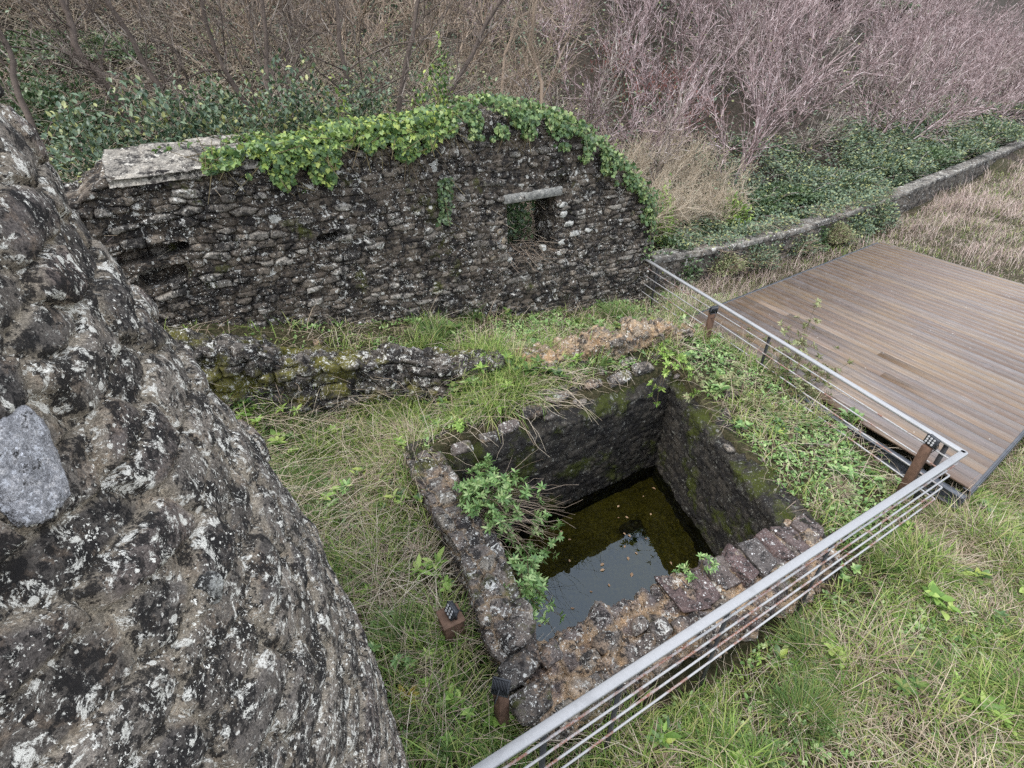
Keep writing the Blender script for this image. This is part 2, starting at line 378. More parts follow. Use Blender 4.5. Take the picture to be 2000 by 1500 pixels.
M['pinktwig'] = simple('pink_grey_bark', hexs((.085, .055, .052), (.2, .14, .137), (.38, .295, .288), (.6, .51, .5)), .85, .2)
M['greytwig'] = simple('grey_brown_bark', hexs((.07, .055, .046), (.16, .13, .11), (.3, .25, .22), (.48, .43, .39)), .85, .2)
M['tantwig'] = simple('tan_twig_bark', hexs((.13, .095, .07), (.25, .19, .14), (.38, .31, .24)), .85, .2)
M['darkbark'] = simple('dark_tree_bark', hexs((.045, .034, .028), (.07, .054, .044), (.12, .095, .08), (.3, .26, .22)), .9, .2, scale=9, bumpamt=.01)
M['whitetwig'] = simple('bleached_stem', hexs((.3, .23, .16), (.42, .35, .26), (.5, .44, .35)), .85, .2)
M['stem'] = simple('green_brown_stem', hexs((.08, .06, .035), (.12, .1, .05)), .8, .2)
M['postwood'] = simple('brown_post_timber', hexs((.07, .04, .027), (.12, .072, .048)), .8, .25, scale=14, bumpamt=.004)
M['lamp'] = simple('dark_lamp_metal', hexs((.02, .022, .026), (.035, .038, .045)), .4, .5)
M['led'] = simple('white_lens', hexs((.4, .4, .4), (.5, .5, .5)), .15, .5)
M['darksteel'] = simple('dark_steel', hexs((.022, .023, .026), (.035, .036, .04)), .5, .5)
M['beam'] = simple('grey_steel_beam', hexs((.06, .065, .075), (.08, .086, .1)), .4, .5, scale=8)
# galvanised rail, with rust patches on the thin bars
def rail_mat(name, base, rust):
    m, t, b = newmat(name, .55, .4); co = coords(t)
    n = noise(t, co, 60, 4, .7); n0 = noise(t, co, 4, 4, .6)
    c = mix(t, n, tuple(x * .8 for x in base), tuple(min(1, x * 1.15) for x in base))
    if rust: c = mix(t, mul(t, ramp(t, n0, gr(.5, .6)), ramp(t, n, gr(.3, .55))), c, (.2, .085, .05))
    else: c = mix(t, mul(t, ramp(t, n0, gr(.55, .75)), .5), c, tuple(x * .6 for x in base))
    t.links.new(c, b.inputs['Base Color']); b.inputs['Metallic'].default_value = .35 if not rust else .2
    bump(t, b, n, .15, .002); return m
M['rail'] = rail_mat('galvanised_rail', (.3, .3, .3), False)
M['bar'] = rail_mat('rusting_bar', (.34, .335, .33), True)
# wet deck boards
def deck_mat():
    m, t, b = newmat('wet_deck_boards', .38, .5)
    rn = attr(t, 'rnd'); lo = attr(t, 'along')
    c = ramp(t, rn, hexs((.085, .055, .038), (.125, .085, .06), (.1, .074, .06), (.145, .098, .062), (.115, .094, .086), (.15, .105, .068), (.095, .066, .05)))
    cmb = N(t, 'CombineXYZ'); t.links.new(mul(t, lo, 1.5), cmb.inputs[0]); t.links.new(mul(t, attr(t, 'across'), 60.), cmb.inputs[1]); t.links.new(mul(t, rn, 50.), cmb.inputs[2])
    g = noise(t, cmb.outputs[0], 1.6, 6, .7)
    c = mix(t, .9, c, ramp(t, g, [(.28, (.45, .43, .43)), (.5, (1, 1, 1)), (.74, (1.75, 1.6, 1.4))]), 'MULTIPLY')
    co = coords(t); n0 = noise(t, co, .7, 5, .65); n1 = noise(t, co, 3.5, 5, .7)
    c = mix(t, mul(t, ramp(t, n0, gr(.48, .66)), .3), c, mix(t, g, (.15, .095, .04), (.26, .17, .07)))
    c = mix(t, mul(t, ramp(t, n1, gr(.56, .72)), .4), c, (.17, .16, .17))
    vs = N(t, 'TexVoronoi', Scale=5.5); t.links.new(co, vs.inputs['Vector'])
    c = mix(t, mul(t, ramp(t, vs.outputs['Distance'], [(.05, (1, 1, 1)), (.07, (0, 0, 0))]), ramp(t, vs.outputs['Color'], gr(.55, .6))), c, (.42, .4, .36))
    t.links.new(c, b.inputs['Base Color'])
    t.links.new(ramp(t, n1, [(.3, (.3, .3, .3)), (.7, (.62, .62, .62))]), b.inputs['Roughness'])
    bump(t, b, g, .35, .004); return m
M['deck'] = deck_mat()
def ground_mat(name, a, b_, c_, scale):
    m, t, b = newmat(name, .95, .15); co = coords(t)
    n = noise(t, co, scale, 7, .7); n2 = noise(t, co, scale * 14, 5, .7)
    c = mix(t, ramp(t, n, gr(.38, .62)), a, b_); c = mix(t, ramp(t, n2, gr(.45, .65)), c, c_)
    t.links.new(c, b.inputs['Base Color']); bump(t, b, n2, 1., .04); return m
M['soil'] = ground_mat('grassy_soil', (.02, .024, .009), (.032, .028, .014), (.075, .062, .035), 1.1)
M['litter'] = ground_mat('hillside_litter', (.014, .013, .008), (.026, .021, .015), (.06, .045, .034), .8)
M['bed'] = ground_mat('tank_bed_silt', (.17, .15, .045), (.06, .056, .02), (.26, .23, .09), 1.6)
def water_mat():
    m = bpy.data.materials.new('still_water'); m.use_nodes = True; t = m.node_tree; t.nodes.clear()
    o = N(t, 'OutputMaterial'); f = N(t, 'Fresnel', IOR=1.62); g = N(t, 'BsdfGlossy', Roughness=.0); tr = N(t, 'BsdfTransparent')
    tr.inputs[0].default_value = (.42, .42, .26, 1); g.inputs[0].default_value = (.76, .88, 1, 1)
    co = coords(t); bp = N(t, 'Bump', Strength=.04, Distance=.01); t.links.new(noise(t, co, 3, 2), bp.inputs['Height'])
    t.links.new(bp.outputs[0], g.inputs['Normal']); t.links.new(bp.outputs[0], f.inputs['Normal'])
    ms = N(t, 'MixShader'); t.links.new(f.outputs[0], ms.inputs[0]); t.links.new(tr.outputs[0], ms.inputs[1]); t.links.new(g.outputs[0], ms.inputs[2]); t.links.new(ms.outputs[0], o.inputs[0])
    return m
M['water'] = water_mat()

# ------------------------------------------------------------------ terrain
CTRL = np.array([
    (3.05, 11.3, .05), (.03, 9.5, .44), (-2.65, 7.95, 1.1), (-5, 6.6, 1.65), (-6.5, 5.8, 1.9), (1.6, 10.4, .22), (-1.3, 8.7, .75),
    (-4.5, 6.25, 1.62), (-3.2, 7.1, 1.15), (-2.1, 7.3, .92), (-1, 7.45, .7), (-4.15, 5.45, .5), (-3.0, 6.0, .12), (-2, 6.3, .08), (-1.2, 6.5, .12),
    (-2.8, 5.3, .1), (-1.7, 5.2, .08), (-2, 4, .05), (-1.3, 3.8, 0), (-.7, 2.6, -.02), (-.9, 1.5, 0), (0, 1.5, 0), (-3, 4.5, .25), (-.2, 1.9, 0), (-1, 4.2, .02),
    (.1, 1.75, -.3), (1.0, 2.15, -.42), (2, 2.7, -.45), (3, 3.25, -.4), (4, 3.85, -.2), (5.4, 4.7, -.08), (1.5, 1.7, -.12), (3.2, 2.7, -.1), (3, 1, 0), (5, 2.5, 0), (7, 4.5, -.15), (9, 6, -.15), (6, 1, .1), (4, 0, .1), (12, 8, -.1), (1, 0, 0), (8, 2, 0),
    (6, 7, -.05), (5, 9.5, 0), (8, 9, -.05), (11, 13, 0), (14, 12, 0), (3.75, 5.4, .34), (3.2, 7.3, .42), (4.2, 5.2, .3), (4.2, 7, .42), (3.6, 8.6, .4), (4.9, 5.1, .12), (4.8, 6.5, .2), (3.9, 9.6, .2), (3.7, 4.4, .22),
    (.95, 7.15, .86), (2.0, 7.7, .86), (2.95, 8.2, .76), (-.1, 6.15, .58), (.6, 6.35, .58), (1.5, 6.85, .6), (2.3, 7.3, .58), (-.1, 6.75, .8), (-.7, 6.9, .74), (-.75, 5.62, .64), (-1.15, 5.25, .58), (-1.2, 5.75, .45), (-1.7, 5.75, .2),
    (1.5, 8.7, .4), (2.8, 9.6, .2), (0, 8.4, .6), (4.5, 12.3, -.2), (8, 14.4, -.25), (12, 17, -.25), (20, 23.5, -.1), (30, 32, .2), (14, 15.5, 0), (20, 15, .0), (30, 18, .1), (40, 25, .5),
    (-5, -5, 0), (10, -10, 0), (30, -10, 0), (-6, 3, 1), (-8, 5, 2), (60, 20, .5), (-30, -20, 0), (60, -30, 0)])
_D = np.linalg.norm(CTRL[:, None, :2] - CTRL[None, :, :2], axis=2)
_A = np.zeros((len(CTRL) + 1,) * 2); _A[:-1, :-1] = _D; _A[-1, :-1] = 1; _A[:-1, -1] = 1
_C = np.linalg.solve(_A, np.append(CTRL[:, 2], 0))
POOL = np.array([(-.85, 5.07), (2.65, 7.16), (3.23, 4.18), (.2, 2.71)])     # inner edge: back-left, back-right, front-right, front-left
def inpoly(x, y, poly, grow=0.):
    c = poly.mean(0); r = np.ones(np.shape(x), bool); n = len(poly)
    for i in range(n):
        a, b = poly[i], poly[(i + 1) % n]; d = (b - a) / np.linalg.norm(b - a); nn = np.array([-d[1], d[0]])
        if (c - a) @ nn < 0: nn = -nn
        r &= ((x - a[0]) * nn[0] + (y - a[1]) * nn[1]) > -grow
    return r
def q0(s): return np.interp(s, [-60, 0, .6, 1.5, 13, 33, 120], [.75, .75, .9, 1.2, 1.6, 5.0, 24]) 
def ground(x, y, hole=False):
    x = np.asarray(x, float); y = np.asarray(y, float); sh = x.shape; xf, yf = x.ravel(), y.ravel()
    z = np.full(xf.shape, _C[-1])
    for (cx, cy, _), c in zip(CTRL, _C[:-1]): z += c * np.hypot(xf - cx, yf - cy)
    z = np.clip(z, -.5, 2.2)
    z += .2 * (fbm(xf * 1.3, yf * 1.3, seed=3, o=4) - .5) * np.clip(1.5, 0, 1)
    s, q = sq(xf, yf)
    zt = np.interp(s, [-12, -9, -3, 0, 2, 15, 40], [2.6, 2.3, 1.3, .75, .5, .5, .9])
    e = np.maximum(q - q0(s), 0)
    hill = zt + .42 * e + .004 * e * np.minimum(e, 60) + .5 * (fbm(xf * .35, yf * .35, seed=8, o=4) - .5) * np.clip(e * .5, 0, 3)
    z = np.where(q > q0(s), hill, z)
    if hole: z = np.where(inpoly(xf, yf, POOL, .14), -2.0, z)
    return z.reshape(sh)
def G(u, v, lift=0.):
    d = ray(u, v); t = np.linspace(1.5, 60, 6000); p = d[None] * t[:, None]; p[:, 2] += H
    below = p[:, 2] < ground(p[:, 0], p[:, 1]) + lift
    i = np.argmax(below) if below.any() else -1
    return p[i]
def axis(lo, hi, step, far):
    mid = np.arange(lo, hi, step); a = [lo]; g = step
    L = []; c = lo
    while c > -far: g *= 1.22; c -= g; L.append(c)
    Rr = []; c = mid[-1]; g = step
    while c < far: g *= 1.22; c += g; Rr.append(c)
    return np.array(L[::-1] + list(mid) + Rr)
gx = axis(-7.5, 13, .07, 420); gy = axis(.3, 17, .07, 420)
X, Y = np.meshgrid(gx, gy, indexing='ij'); Z = ground(X, Y, True)
V = np.stack([X, Y, Z], -1).reshape(-1, 3); F = grid_faces(len(gx), len(gy))
fc = V[F].mean(1); fs_, fq = sq(fc[:, 0], fc[:, 1]); hm = fq > q0(fs_) - .04
def submesh(V, F):
    u, inv = np.unique(F.ravel(), return_inverse=True); return V[u], inv.reshape(F.shape)
v_, f_ = submesh(V, F[~hm]); tag(mesh('ground', v_, f_, M['soil']), kind='structure')
v_, f_ = submesh(V, F[hm]); tag(mesh('hillside', v_, f_, M['litter']), kind='structure')
c4 = np.array([POOL[0], POOL[3], POOL[2], POOL[1]]); c4 = c4 + (c4 - c4.mean(0)) * .06
def sheet(name, z, mat, n=60, amp=0.):
    a = np.linspace(0, 1, n); A, B = np.meshgrid(a, a, indexing='ij')
    p = ((1 - A) * (1 - B))[..., None] * c4[0] + (A * (1 - B))[..., None] * c4[1] + (A * B)[..., None] * c4[2] + ((1 - A) * B)[..., None] * c4[3]
    zz = z + amp * (fbm(p[..., 0] * 3, p[..., 1] * 3, seed=21) - .5)
    return tag(mesh(name, np.concatenate([p, zz[..., None]], -1).reshape(-1, 3), grid_faces(n, n), mat), kind='structure')
WZ = -1.4
sheet('tank_bed', -1.72, M['bed'], 80, .16); sheet('water', WZ, M['water'], 2)

# ------------------------------------------------------------------ displaced masonry
def displace(Pg, sa, ca, wd, ht, seed, amp, rough, closed=False):
    """Pg (nu,nv,3) grid, sa/ca surface coordinates in metres -> displaced points, attributes"""
    du = np.gradient(Pg, axis=0); dv = np.gradient(Pg, axis=1)
    n = np.cross(du, dv); n = unit(n)
    for _ in range(3):
        n[1:-1] = n[:-2] + n[1:-1] + n[2:]; n[:, 1:-1] = n[:, :-2] + n[:, 1:-1] + n[:, 2:]; n = unit(n)
    e, rid = stones(sa, ca, wd, ht, seed)
    dome = .75 * sstep(0, .13, e) + .25 * sstep(.05, .5, e)
    tx = (h3(rid * 97, rid * 31, rid * 0, 5) - .5); 
    d = amp * (dome * (.45 + 1.0 * (rid - .3)) - .4) + rough * (fbm(Pg[..., 0] * 9, Pg[..., 1] * 9, Pg[..., 2] * 9, 4, seed) - .5) + rough * .55 * np.abs(fbm(Pg[..., 0] * 24, Pg[..., 1] * 24, Pg[..., 2] * 24, 3, seed + 2) - .5) + rough * 1.2 * (fbm(Pg[..., 0] * 2.3, Pg[..., 1] * 2.3, Pg[..., 2] * 2.3, 3, seed + 4) - .5)
    return Pg + n * d[..., None], {'sid': (rid).ravel(), 'edge': e.ravel()}
def sweep_wall(name, inner, outer, zt_in, zt_out, zb_in, zb_out, mat, parent=None, step=.022, wd=.28, ht=.16, seed=1, amp=.05, rough=.06, topnoise=.05, rounding=.05, endcap=True):
    """a wall swept along a path: inner foot, inner top, outer top, outer foot; arrays sampled along the length"""
    inner = np.asarray(inner, float); outer = np.asarray(outer, float)
    L = np.concatenate([[0], np.cumsum(np.linalg.norm(np.diff((inner + outer) / 2, axis=0), axis=1))])
    nu = max(8, int(L[-1] / step)); uu = np.linspace(0, L[-1], nu)
    it = lambda a: np.stack([np.interp(uu, L, a[:, i]) for i in range(a.shape[1])], 1) if np.ndim(a) == 2 else np.interp(uu, L, np.broadcast_to(a, L.shape))
    I, O = it(inner), it(outer); zi, zo, bi, bo = [it(np.asarray(a, float)) for a in (zt_in, zt_out, zb_in, zb_out)]
    tn = topnoise * 2 * (fbm(uu * 2.6, uu * 0 + seed, o=4, seed=seed) - .5); zi = zi + tn; zo = zo + tn + topnoise * (fbm(uu * 3.1, uu * 0 + seed + 5, o=3, seed=seed) - .5)
    hi, wt, ho = np.max(zi - bi), np.max(np.linalg.norm(O - I, axis=1)), np.max(zo - bo)
    n1, n2, n3 = [max(3, int(a / step)) for a in (hi, wt, ho)]
    k = np.concatenate([np.linspace(0, 1, n1, endpoint=False), 1 + np.linspace(0, 1, n2, endpoint=False), 2 + np.linspace(0, 1, n3)])
    Pg = np.zeros((nu, len(k), 3))
    a1 = np.clip(k, 0, 1); a2 = np.clip(k - 1, 0, 1); a3 = np.clip(k - 2, 0, 1)
    Pg[..., :2] = I[:, None] + a2[None, :, None] * (O - I)[:, None]
    Pg[..., 2] = np.where(k[None] <= 1, bi[:, None] + a1 * (zi - bi)[:, None], np.where(k[None] <= 2, zi[:, None] + a2 * (zo - zi)[:, None], zo[:, None] + a3 * (bo - zo)[:, None]))
    # round the arrises
    m = max(1, int(rounding / step))
    for _ in range(m): Pg[:, 1:-1] = (Pg[:, :-2] + 2 * Pg[:, 1:-1] + Pg[:, 2:]) / 4
    arc = np.concatenate([a1[:n1] * hi, hi + a2[n1:n1 + n2] * wt, hi + wt + a3[n1 + n2:] * ho])
    SA = np.repeat(uu[:, None], len(k), 1); CA = np.repeat(arc[None], nu, 0)
    CA = np.where(k[None] <= 1, Pg[..., 2], np.where(k[None] <= 2, 20 + CA, 40 + Pg[..., 2]))
    Pd, at = displace(Pg, SA, CA, wd, ht, seed, amp, rough)
    if endcap:
        mid = (I + O) / 2
        def cap(i, other):
            c = []
            for f in (.5, 1.):
                q = Pd[i].copy(); q[:, :2] = q[:, :2] * (1 - f) + mid[i] * f; c.append(q)
            return c
        c0 = cap(0, 1); c1 = cap(-1, -2)
        Pd = np.concatenate([np.array(c0[::-1]), Pd, np.array(c1)]); 
        for kk in at:
            g = at[kk].reshape(nu, -1); at[kk] = np.concatenate([g[:1], g[:1], g, g[-1:], g[-1:]]).ravel()
    return Pd, at, grid_faces(Pd.shape[0], Pd.shape[1]), (SA, Pg)
def put_wall(name, *a, mat=None, parent=None, **k):
    Pd, at, f, _ = sweep_wall(name, *a, mat, parent, **k)
    return mesh(name, Pd.reshape(-1, 3), f, mat, parent, at)
# inner=front needs the normal to point outwards: path direction is chosen so that cross(along, up) faces the viewer

# ---- round tower at the left
tower = tag(empty('round_tower', (-3.2, .9, 0)), 'battered round tower of mottled dark rubble masonry filling the left foreground', 'tower')
AX = np.array([-3.2, .9])
prz = np.array([-.6, 0, 1.2, 2.36, 3.22, 3.8, 4.42, 4.88, 5.4]); prr = np.array([2.53, 2.49, 2.44, 2.358, 2.19, 2.0, 1.89, 1.8, 1.66])
def tower_patch(th0, th1, nth, nz, z0=-.5, z1=5.35):
    th = np.linspace(th0, th1, nth); zz = np.linspace(z0, z1, nz); T, Zz = np.meshgrid(th, zz, indexing='ij')
    pr = np.interp(zz, np.linspace(-.6, 5.4, 61), np.convolve(np.pad(np.interp(np.linspace(-.6, 5.4, 61), prz, prr), 4, 'edge'), np.ones(9) / 9, 'valid'))
    r = pr[None] + 0 * T
    p = np.stack([AX[0] + r * np.cos(T), AX[1] + r * np.sin(T), Zz], -1)
    return p, T * 2.2, Zz
p, SA, CA = tower_patch(R(-75), R(110), 620, 560)
pd, at = displace(p, SA, CA + .1 * np.sin(SA * 1.3) + .05 * np.sin(SA * 3.1 + 1), .44, .19, 31, .062, .04); at['su'] = SA.ravel(); at['sv'] = CA.ravel()
tw = mesh('masonry', pd.reshape(-1, 3), grid_faces(620, 560), M['tower'], tower, at)
p, SA, CA = tower_patch(R(110), R(285), 120, 110)
mesh('rear_masonry', p.reshape(-1, 3), grid_faces(120, 110), M['tower'], tower, {'sid': vnoise(SA * 4, CA * 6).ravel(), 'edge': np.full(SA.size, .5), 'su': SA.ravel(), 'sv': CA.ravel()})
def blob_stone(c, ax, ay, az, seed, n=40, amp=.25, cuts=9, pw_=14):
    """a broken stone: sphere cut by random planes, roughened"""
    r = np.random.default_rng(seed)
    a = np.linspace(0, math.pi, n); b = np.linspace(0, 2 * math.pi, 2 * n); A, B = np.meshgrid(a, b, indexing='ij')
    d = np.stack([np.sin(A) * np.cos(B), np.sin(A) * np.sin(B), np.cos(A)], -1)
    pl = np.concatenate([np.eye(3), -np.eye(3), unit(r.normal(0, 1, (9, 3)))[:cuts]]); pl[:6] = unit(pl[:6] + r.normal(0, .13, (6, 3)))
    hgt = np.concatenate([r.uniform(.78, .92, 6), r.uniform(.86, 1.12, 9)[:cuts]])
    q = np.maximum((d @ pl.T) / hgt, 1e-3); rr = 1 / (np.sum(q ** pw_, -1) ** (1 / pw_))
    rr = rr * (1 + amp * .8 * (fbm(d[..., 0] * 2 + seed, d[..., 1] * 2, d[..., 2] * 2, 4, seed) - .5) + amp * .35 * (fbm(d[..., 0] * 7 + seed, d[..., 1] * 7, d[..., 2] * 7, 4, seed + 1) - .5))
    pw = d * rr[..., None]
    v = np.asarray(c) + pw[..., 0:1] * np.asarray(ax) + pw[..., 1:2] * np.asarray(ay) + pw[..., 2:3] * np.asarray(az)
    return v.reshape(-1, 3), grid_faces(n, 2 * n)
def tower_hit(u, v):
    d = ray(u, v); t = np.linspace(.3, 6, 4000); q = d[None] * t[:, None]; z = H + q[:, 2]
    m = np.hypot(q[:, 0] - AX[0], q[:, 1] - AX[1]) < np.interp(z, prz, prr); i = np.argmax(m)
    return np.array([q[i, 0], q[i, 1], z[i]])
def tower_stone(name, u, v, hw, hh, dp, mat, seed, label=None, tilt=0.):
    c = tower_hit(u, v); nrm = unit(np.array([c[0] - AX[0], c[1] - AX[1], .25])); tg = unit(np.cross([0, 0, 1], nrm)); up = np.cross(nrm, tg)
    a = tg * math.cos(tilt) + up * math.sin(tilt); b = -tg * math.sin(tilt) + up * math.cos(tilt)
    v_, f_ = blob_stone(c + nrm * .0, a * hw, b * hh, nrm * dp, seed, 44, .55, 9, 5)
    o = mesh(name, v_, f_, mat, tower, {'sid': np.full(len(v_), .5), 'edge': np.full(len(v_), .6)})
    if label: o['label'] = label
tower_stone('pale_stone', 48, 930, .1, .165, .05, M['pale'], 4, 'large pale grey stone bulging from the dark masonry', R(-12))
tower_stone('jutting_stone', 400, 1150, .035, .10, .07, M['whitejamb'], 9, 'narrow pinkish grey stone jutting out of the masonry', R(5))

# ---- ruined wall with a window
rw = tag(empty('ruined_wall', (*xy(-4.5, .3), .5)), 'tall ruined dark stone wall with a window opening and rounded ivy-clad top', 'wall')
tp = [(160, 400), (196, 362), (300, 350), (420, 332), (520, 312), (640, 292), (760, 280), (860, 262), (920, 236), (1000, 226), (1060, 238), (1110, 256), (1180, 296), (1230, 345), (1262, 392), (1280, 440), (1284, 520)]
ts = np.array([W(*a) for a in tp]); ts = ts[np.argsort(ts[:, 0])]
sA = np.linspace(ts[0, 0] - .2, .12, 60); zT = np.interp(sA, ts[:, 0], ts[:, 1])
base = ground(*xy(sA, sA * 0 - .05)) - .25
F0 = np.stack(xy(sA, 0 * sA), 1); B0 = np.stack(xy(sA, 0 * sA + .72), 1)
back_z = ground(*xy(sA, sA * 0 + 1.0)) - .4
Pd, at, fcs, _ = sweep_wall('masonry', F0, B0, zT, zT + .14, base, np.minimum(back_z, zT - .5), None, step=.0155, wd=.29, ht=.105, seed=61, amp=.07, rough=.05, topnoise=.07, rounding=.06)
ws, wq = sq(Pd[..., 0], Pd[..., 1]); wz = Pd[..., 2]
wl = W(990, 440); wr = W(1084, 440); wt_ = W(1040, 388)[1]; wb = W(1040, 506)[1]
jag = .05 * (fbm(ws * 7, wz * 7, seed=2) - .5)
hole = (ws > wl[0] + jag) & (ws < wr[0] + jag) & (wz < wt_ + .6 * jag) & (wz > wb + jag * 2)
# small dark put-log holes
holes2 = np.zeros_like(hole)
for (u, v, a, b) in ((640, 464, .16, .07), (280, 500, .55, .09), (318, 540, .3, .13), (1103, 352, .09, .08)):
    s_, z_ = W(u, v); holes2 |= ((np.abs(ws - s_) / a) ** 4 + (np.abs(wz - z_ - .1 * (ws - s_)) / b) ** 4 < 1 + 6 * jag) & (wq < .3)
push = np.where(holes2, .28, 0.)
Pd[..., 0] += WN[0] * push; Pd[..., 1] += WN[1] * push
fh = hole.ravel()[fcs].all(1)
mesh('masonry', Pd.reshape(-1, 3), fcs[~fh], M['wall'], rw, at)
# window reveals
def reveal(name, a0, a1, b0, b1, seed, mat):
    """rectangle of masonry from front (a0-a1) to back (b0-b1)"""
    a0, a1, b0, b1 = [np.asarray(t, float) for t in (a0, a1, b0, b1)]
    l1 = np.linalg.norm(a1 - a0); l2 = np.linalg.norm(b0 - a0); n1, n2 = int(l1 / .018) + 3, int(l2 / .018) + 3
    A, B = np.meshgrid(np.linspace(0, 1, n1), np.linspace(0, 1, n2), indexing='ij')
    p = a0 + A[..., None] * (a1 - a0) + B[..., None] * (b0 - a0) + (A * B)[..., None] * (b1 - b0 - a1 + a0)
    pd, at = displace(p, A * l1, B * l2, .15, .22, seed, .05, .05)
    return mesh(name, pd.reshape(-1, 3), grid_faces(n1, n2), mat, rw, at)
def w3(s, z, q): return np.array([*xy(s, q), z])
reveal('window_jamb', w3(wl[0], wb - .1, .0), w3(wl[0], wt_ + .1, .0), w3(wl[0] + .02, wb - .1, .72), w3(wl[0] + .02, wt_ + .1, .72), 3, M['wall'])
reveal('window_jamb', w3(wr[0] - .02, wb - .1, .68), w3(wr[0] - .02, wt_ + .1, .68), w3(wr[0], wb - .1, -.0), w3(wr[0], wt_ + .1, -.0), 4, M['wall'])
reveal('window_sill', w3(wr[0] + .1, wb - .02, -.02), w3(wl[0] - .1, wb - .02, -.02), w3(wr[0] + .1, wb + .12, .72), w3(wl[0] - .1, wb + .12, .72), 5, M['wall'])
reveal('window_head', w3(wl[0] - .1, wt_ + .03, .05), w3(wr[0] + .1, wt_ + .03, .05), w3(wl[0] - .1, wt_ + .03, .72), w3(wr[0] + .1, wt_ + .03, .72), 6, M['wall'])
# lintel
mb = MB(); l0 = W(984, 390); l1 = W(1096, 372); sm, zm = (l0[0] + l1[0]) / 2, (l0[1] + l1[1]) / 2
dl = w3(l1[0], l1[1], -.03) - w3(l0[0], l0[1], -.03)
lv = MB(); box(lv, w3(sm, zm + .0, .16), dl / 2 * 1.02, np.array([WN[0], WN[1], 0]) * .2, np.array([0, 0, .08]), .012)
v_ = np.concatenate(lv.v); lo = mesh('lintel', v_, [np.concatenate(x) for x in lv.f.values()], M['lintel'], rw, {'sid': np.full(len(v_), .3), 'edge': np.full(len(v_), .5)}, False)
# quoins round the window: separate dressed stones, pale on the right, tan on the left
def quoin(name, u, v, hw, hh, mat, seed, dq=-.0):
    s_, z_ = W(u, v); c = w3(s_, z_, .04 + dq)
    v_, f_ = blob_stone(c, np.array([WD[0], WD[1], 0]) * hw, np.array([WN[0], WN[1], 0]) * .085, np.array([0, 0, hh]), seed, 20, .16)
    mesh(name, v_, f_, mat, rw, {'sid': np.full(len(v_), (seed * .37) % 1), 'edge': np.full(len(v_), .5)})
for i, (u, v, hw, hh) in enumerate(((977, 414, .07, .045), (955, 415, .07, .05), (976, 452, .08, .06), (965, 474, .07, .08), (983, 470, .05, .07), (975, 488, .08, .04), (962, 503, .07, .04))):
    quoin('jamb_stone', u, v, hw, hh, M['jamb'], 40 + i)
for i, (u, v, hw, hh) in enumerate(((1101, 399, .13, .06), (1100, 418, .1, .065), (1112, 437, .12, .06), (1122, 455, .13, .07), (1148, 449, .09, .055), (1098, 473, .12, .065), (1094, 494, .11, .06), (995, 508, .08, .04), (1062, 484, .06, .06), (845, 325, .12, .11), (735, 348, .1, .07), (540, 428, .11, .08), (800, 430, .1, .1), (700, 355, .08, .06))):
    quoin('lichened_stone', u, v, hw, hh, M['whitejamb'], 60 + i, .035 if i > 8 else 0)
# cement slab on the left of the wall top
sl0, sl1 = W(206, 352)[0], W(500, 318)[0]; ns = 90; nq = 34
S_, Q_ = np.meshgrid(np.linspace(sl0, sl1, ns), np.linspace(-.07, .86, nq), indexing='ij')
z0_, z1_ = W(212, 352)[1], W(500, 312)[1]
zz = np.interp(S_[:, 0], [sl0, sl1], [z0_, z1_])[:, None] + .02 + .26 * Q_ + .05 * (fbm(S_ * 3, Q_ * 3, seed=12) - .5)
xq = xy(S_ + .08 * (fbm(Q_ * 4, S_ * 0, seed=3) - .5), Q_ + .05 * (fbm(S_ * 5, Q_ * 0, seed=1) - .5))
top = np.stack([xq[0], xq[1], zz], -1); bot = top.copy(); bot[..., 2] -= .09
e_, rid = stones(S_, Q_, .7, .5, 17)
top[..., 2] -= .02 * (1 - sstep(0, .12, e_))
nvt = ns * nq; ff = grid_faces(ns, nq); idx = np.arange(nvt).reshape(ns, nq)
ring = np.concatenate([idx[:, 0], idx[-1, 1:], idx[-2::-1, -1], idx[0, -2:0:-1]]); r2 = np.roll(ring, -1)
side = np.stack([ring, r2, r2 + nvt, ring + nvt], 1)[:, ::-1]
o = mesh('cement_slab', np.concatenate([top.reshape(-1, 3), bot.reshape(-1, 3)]), [ff, side[:, ::-1], ff[:, ::-1] + nvt], M['slab'], rw, {'sid': np.tile(rid.ravel(), 2), 'edge': np.tile(e_.ravel() * 2, 2)}); o['label'] = 'pale weathered cement slab capping the left of the wall top'

# ---- low broken wall between the yard and the tall wall
lw = tag(empty('low_wall', (-3, 6.6, .8)), 'low broken mossy stone wall below the tall ruined wall', 'wall')
li = np.array([(-5.2, 5.15), (-4.25, 5.72), (-3.05, 6.3), (-1.9, 6.62), (-.1, 6.72)]); lo_ = li + np.array([-.28, .52]) * [[1], [1], [.9], [.85], [.8]]
put_wall('masonry', li, lo_, [1.98, 1.72, 1.28, 1.05, .9], [2.0, 1.74, 1.3, 1.06, .9], [.2, .0, -.2, -.2, -.2], [1.0, .9, .6, .4, .3], mat=M['lowwall'], parent=lw, wd=.4, ht=.2, seed=91, amp=.12, rough=.14, topnoise=.13, rounding=.07, step=.02)

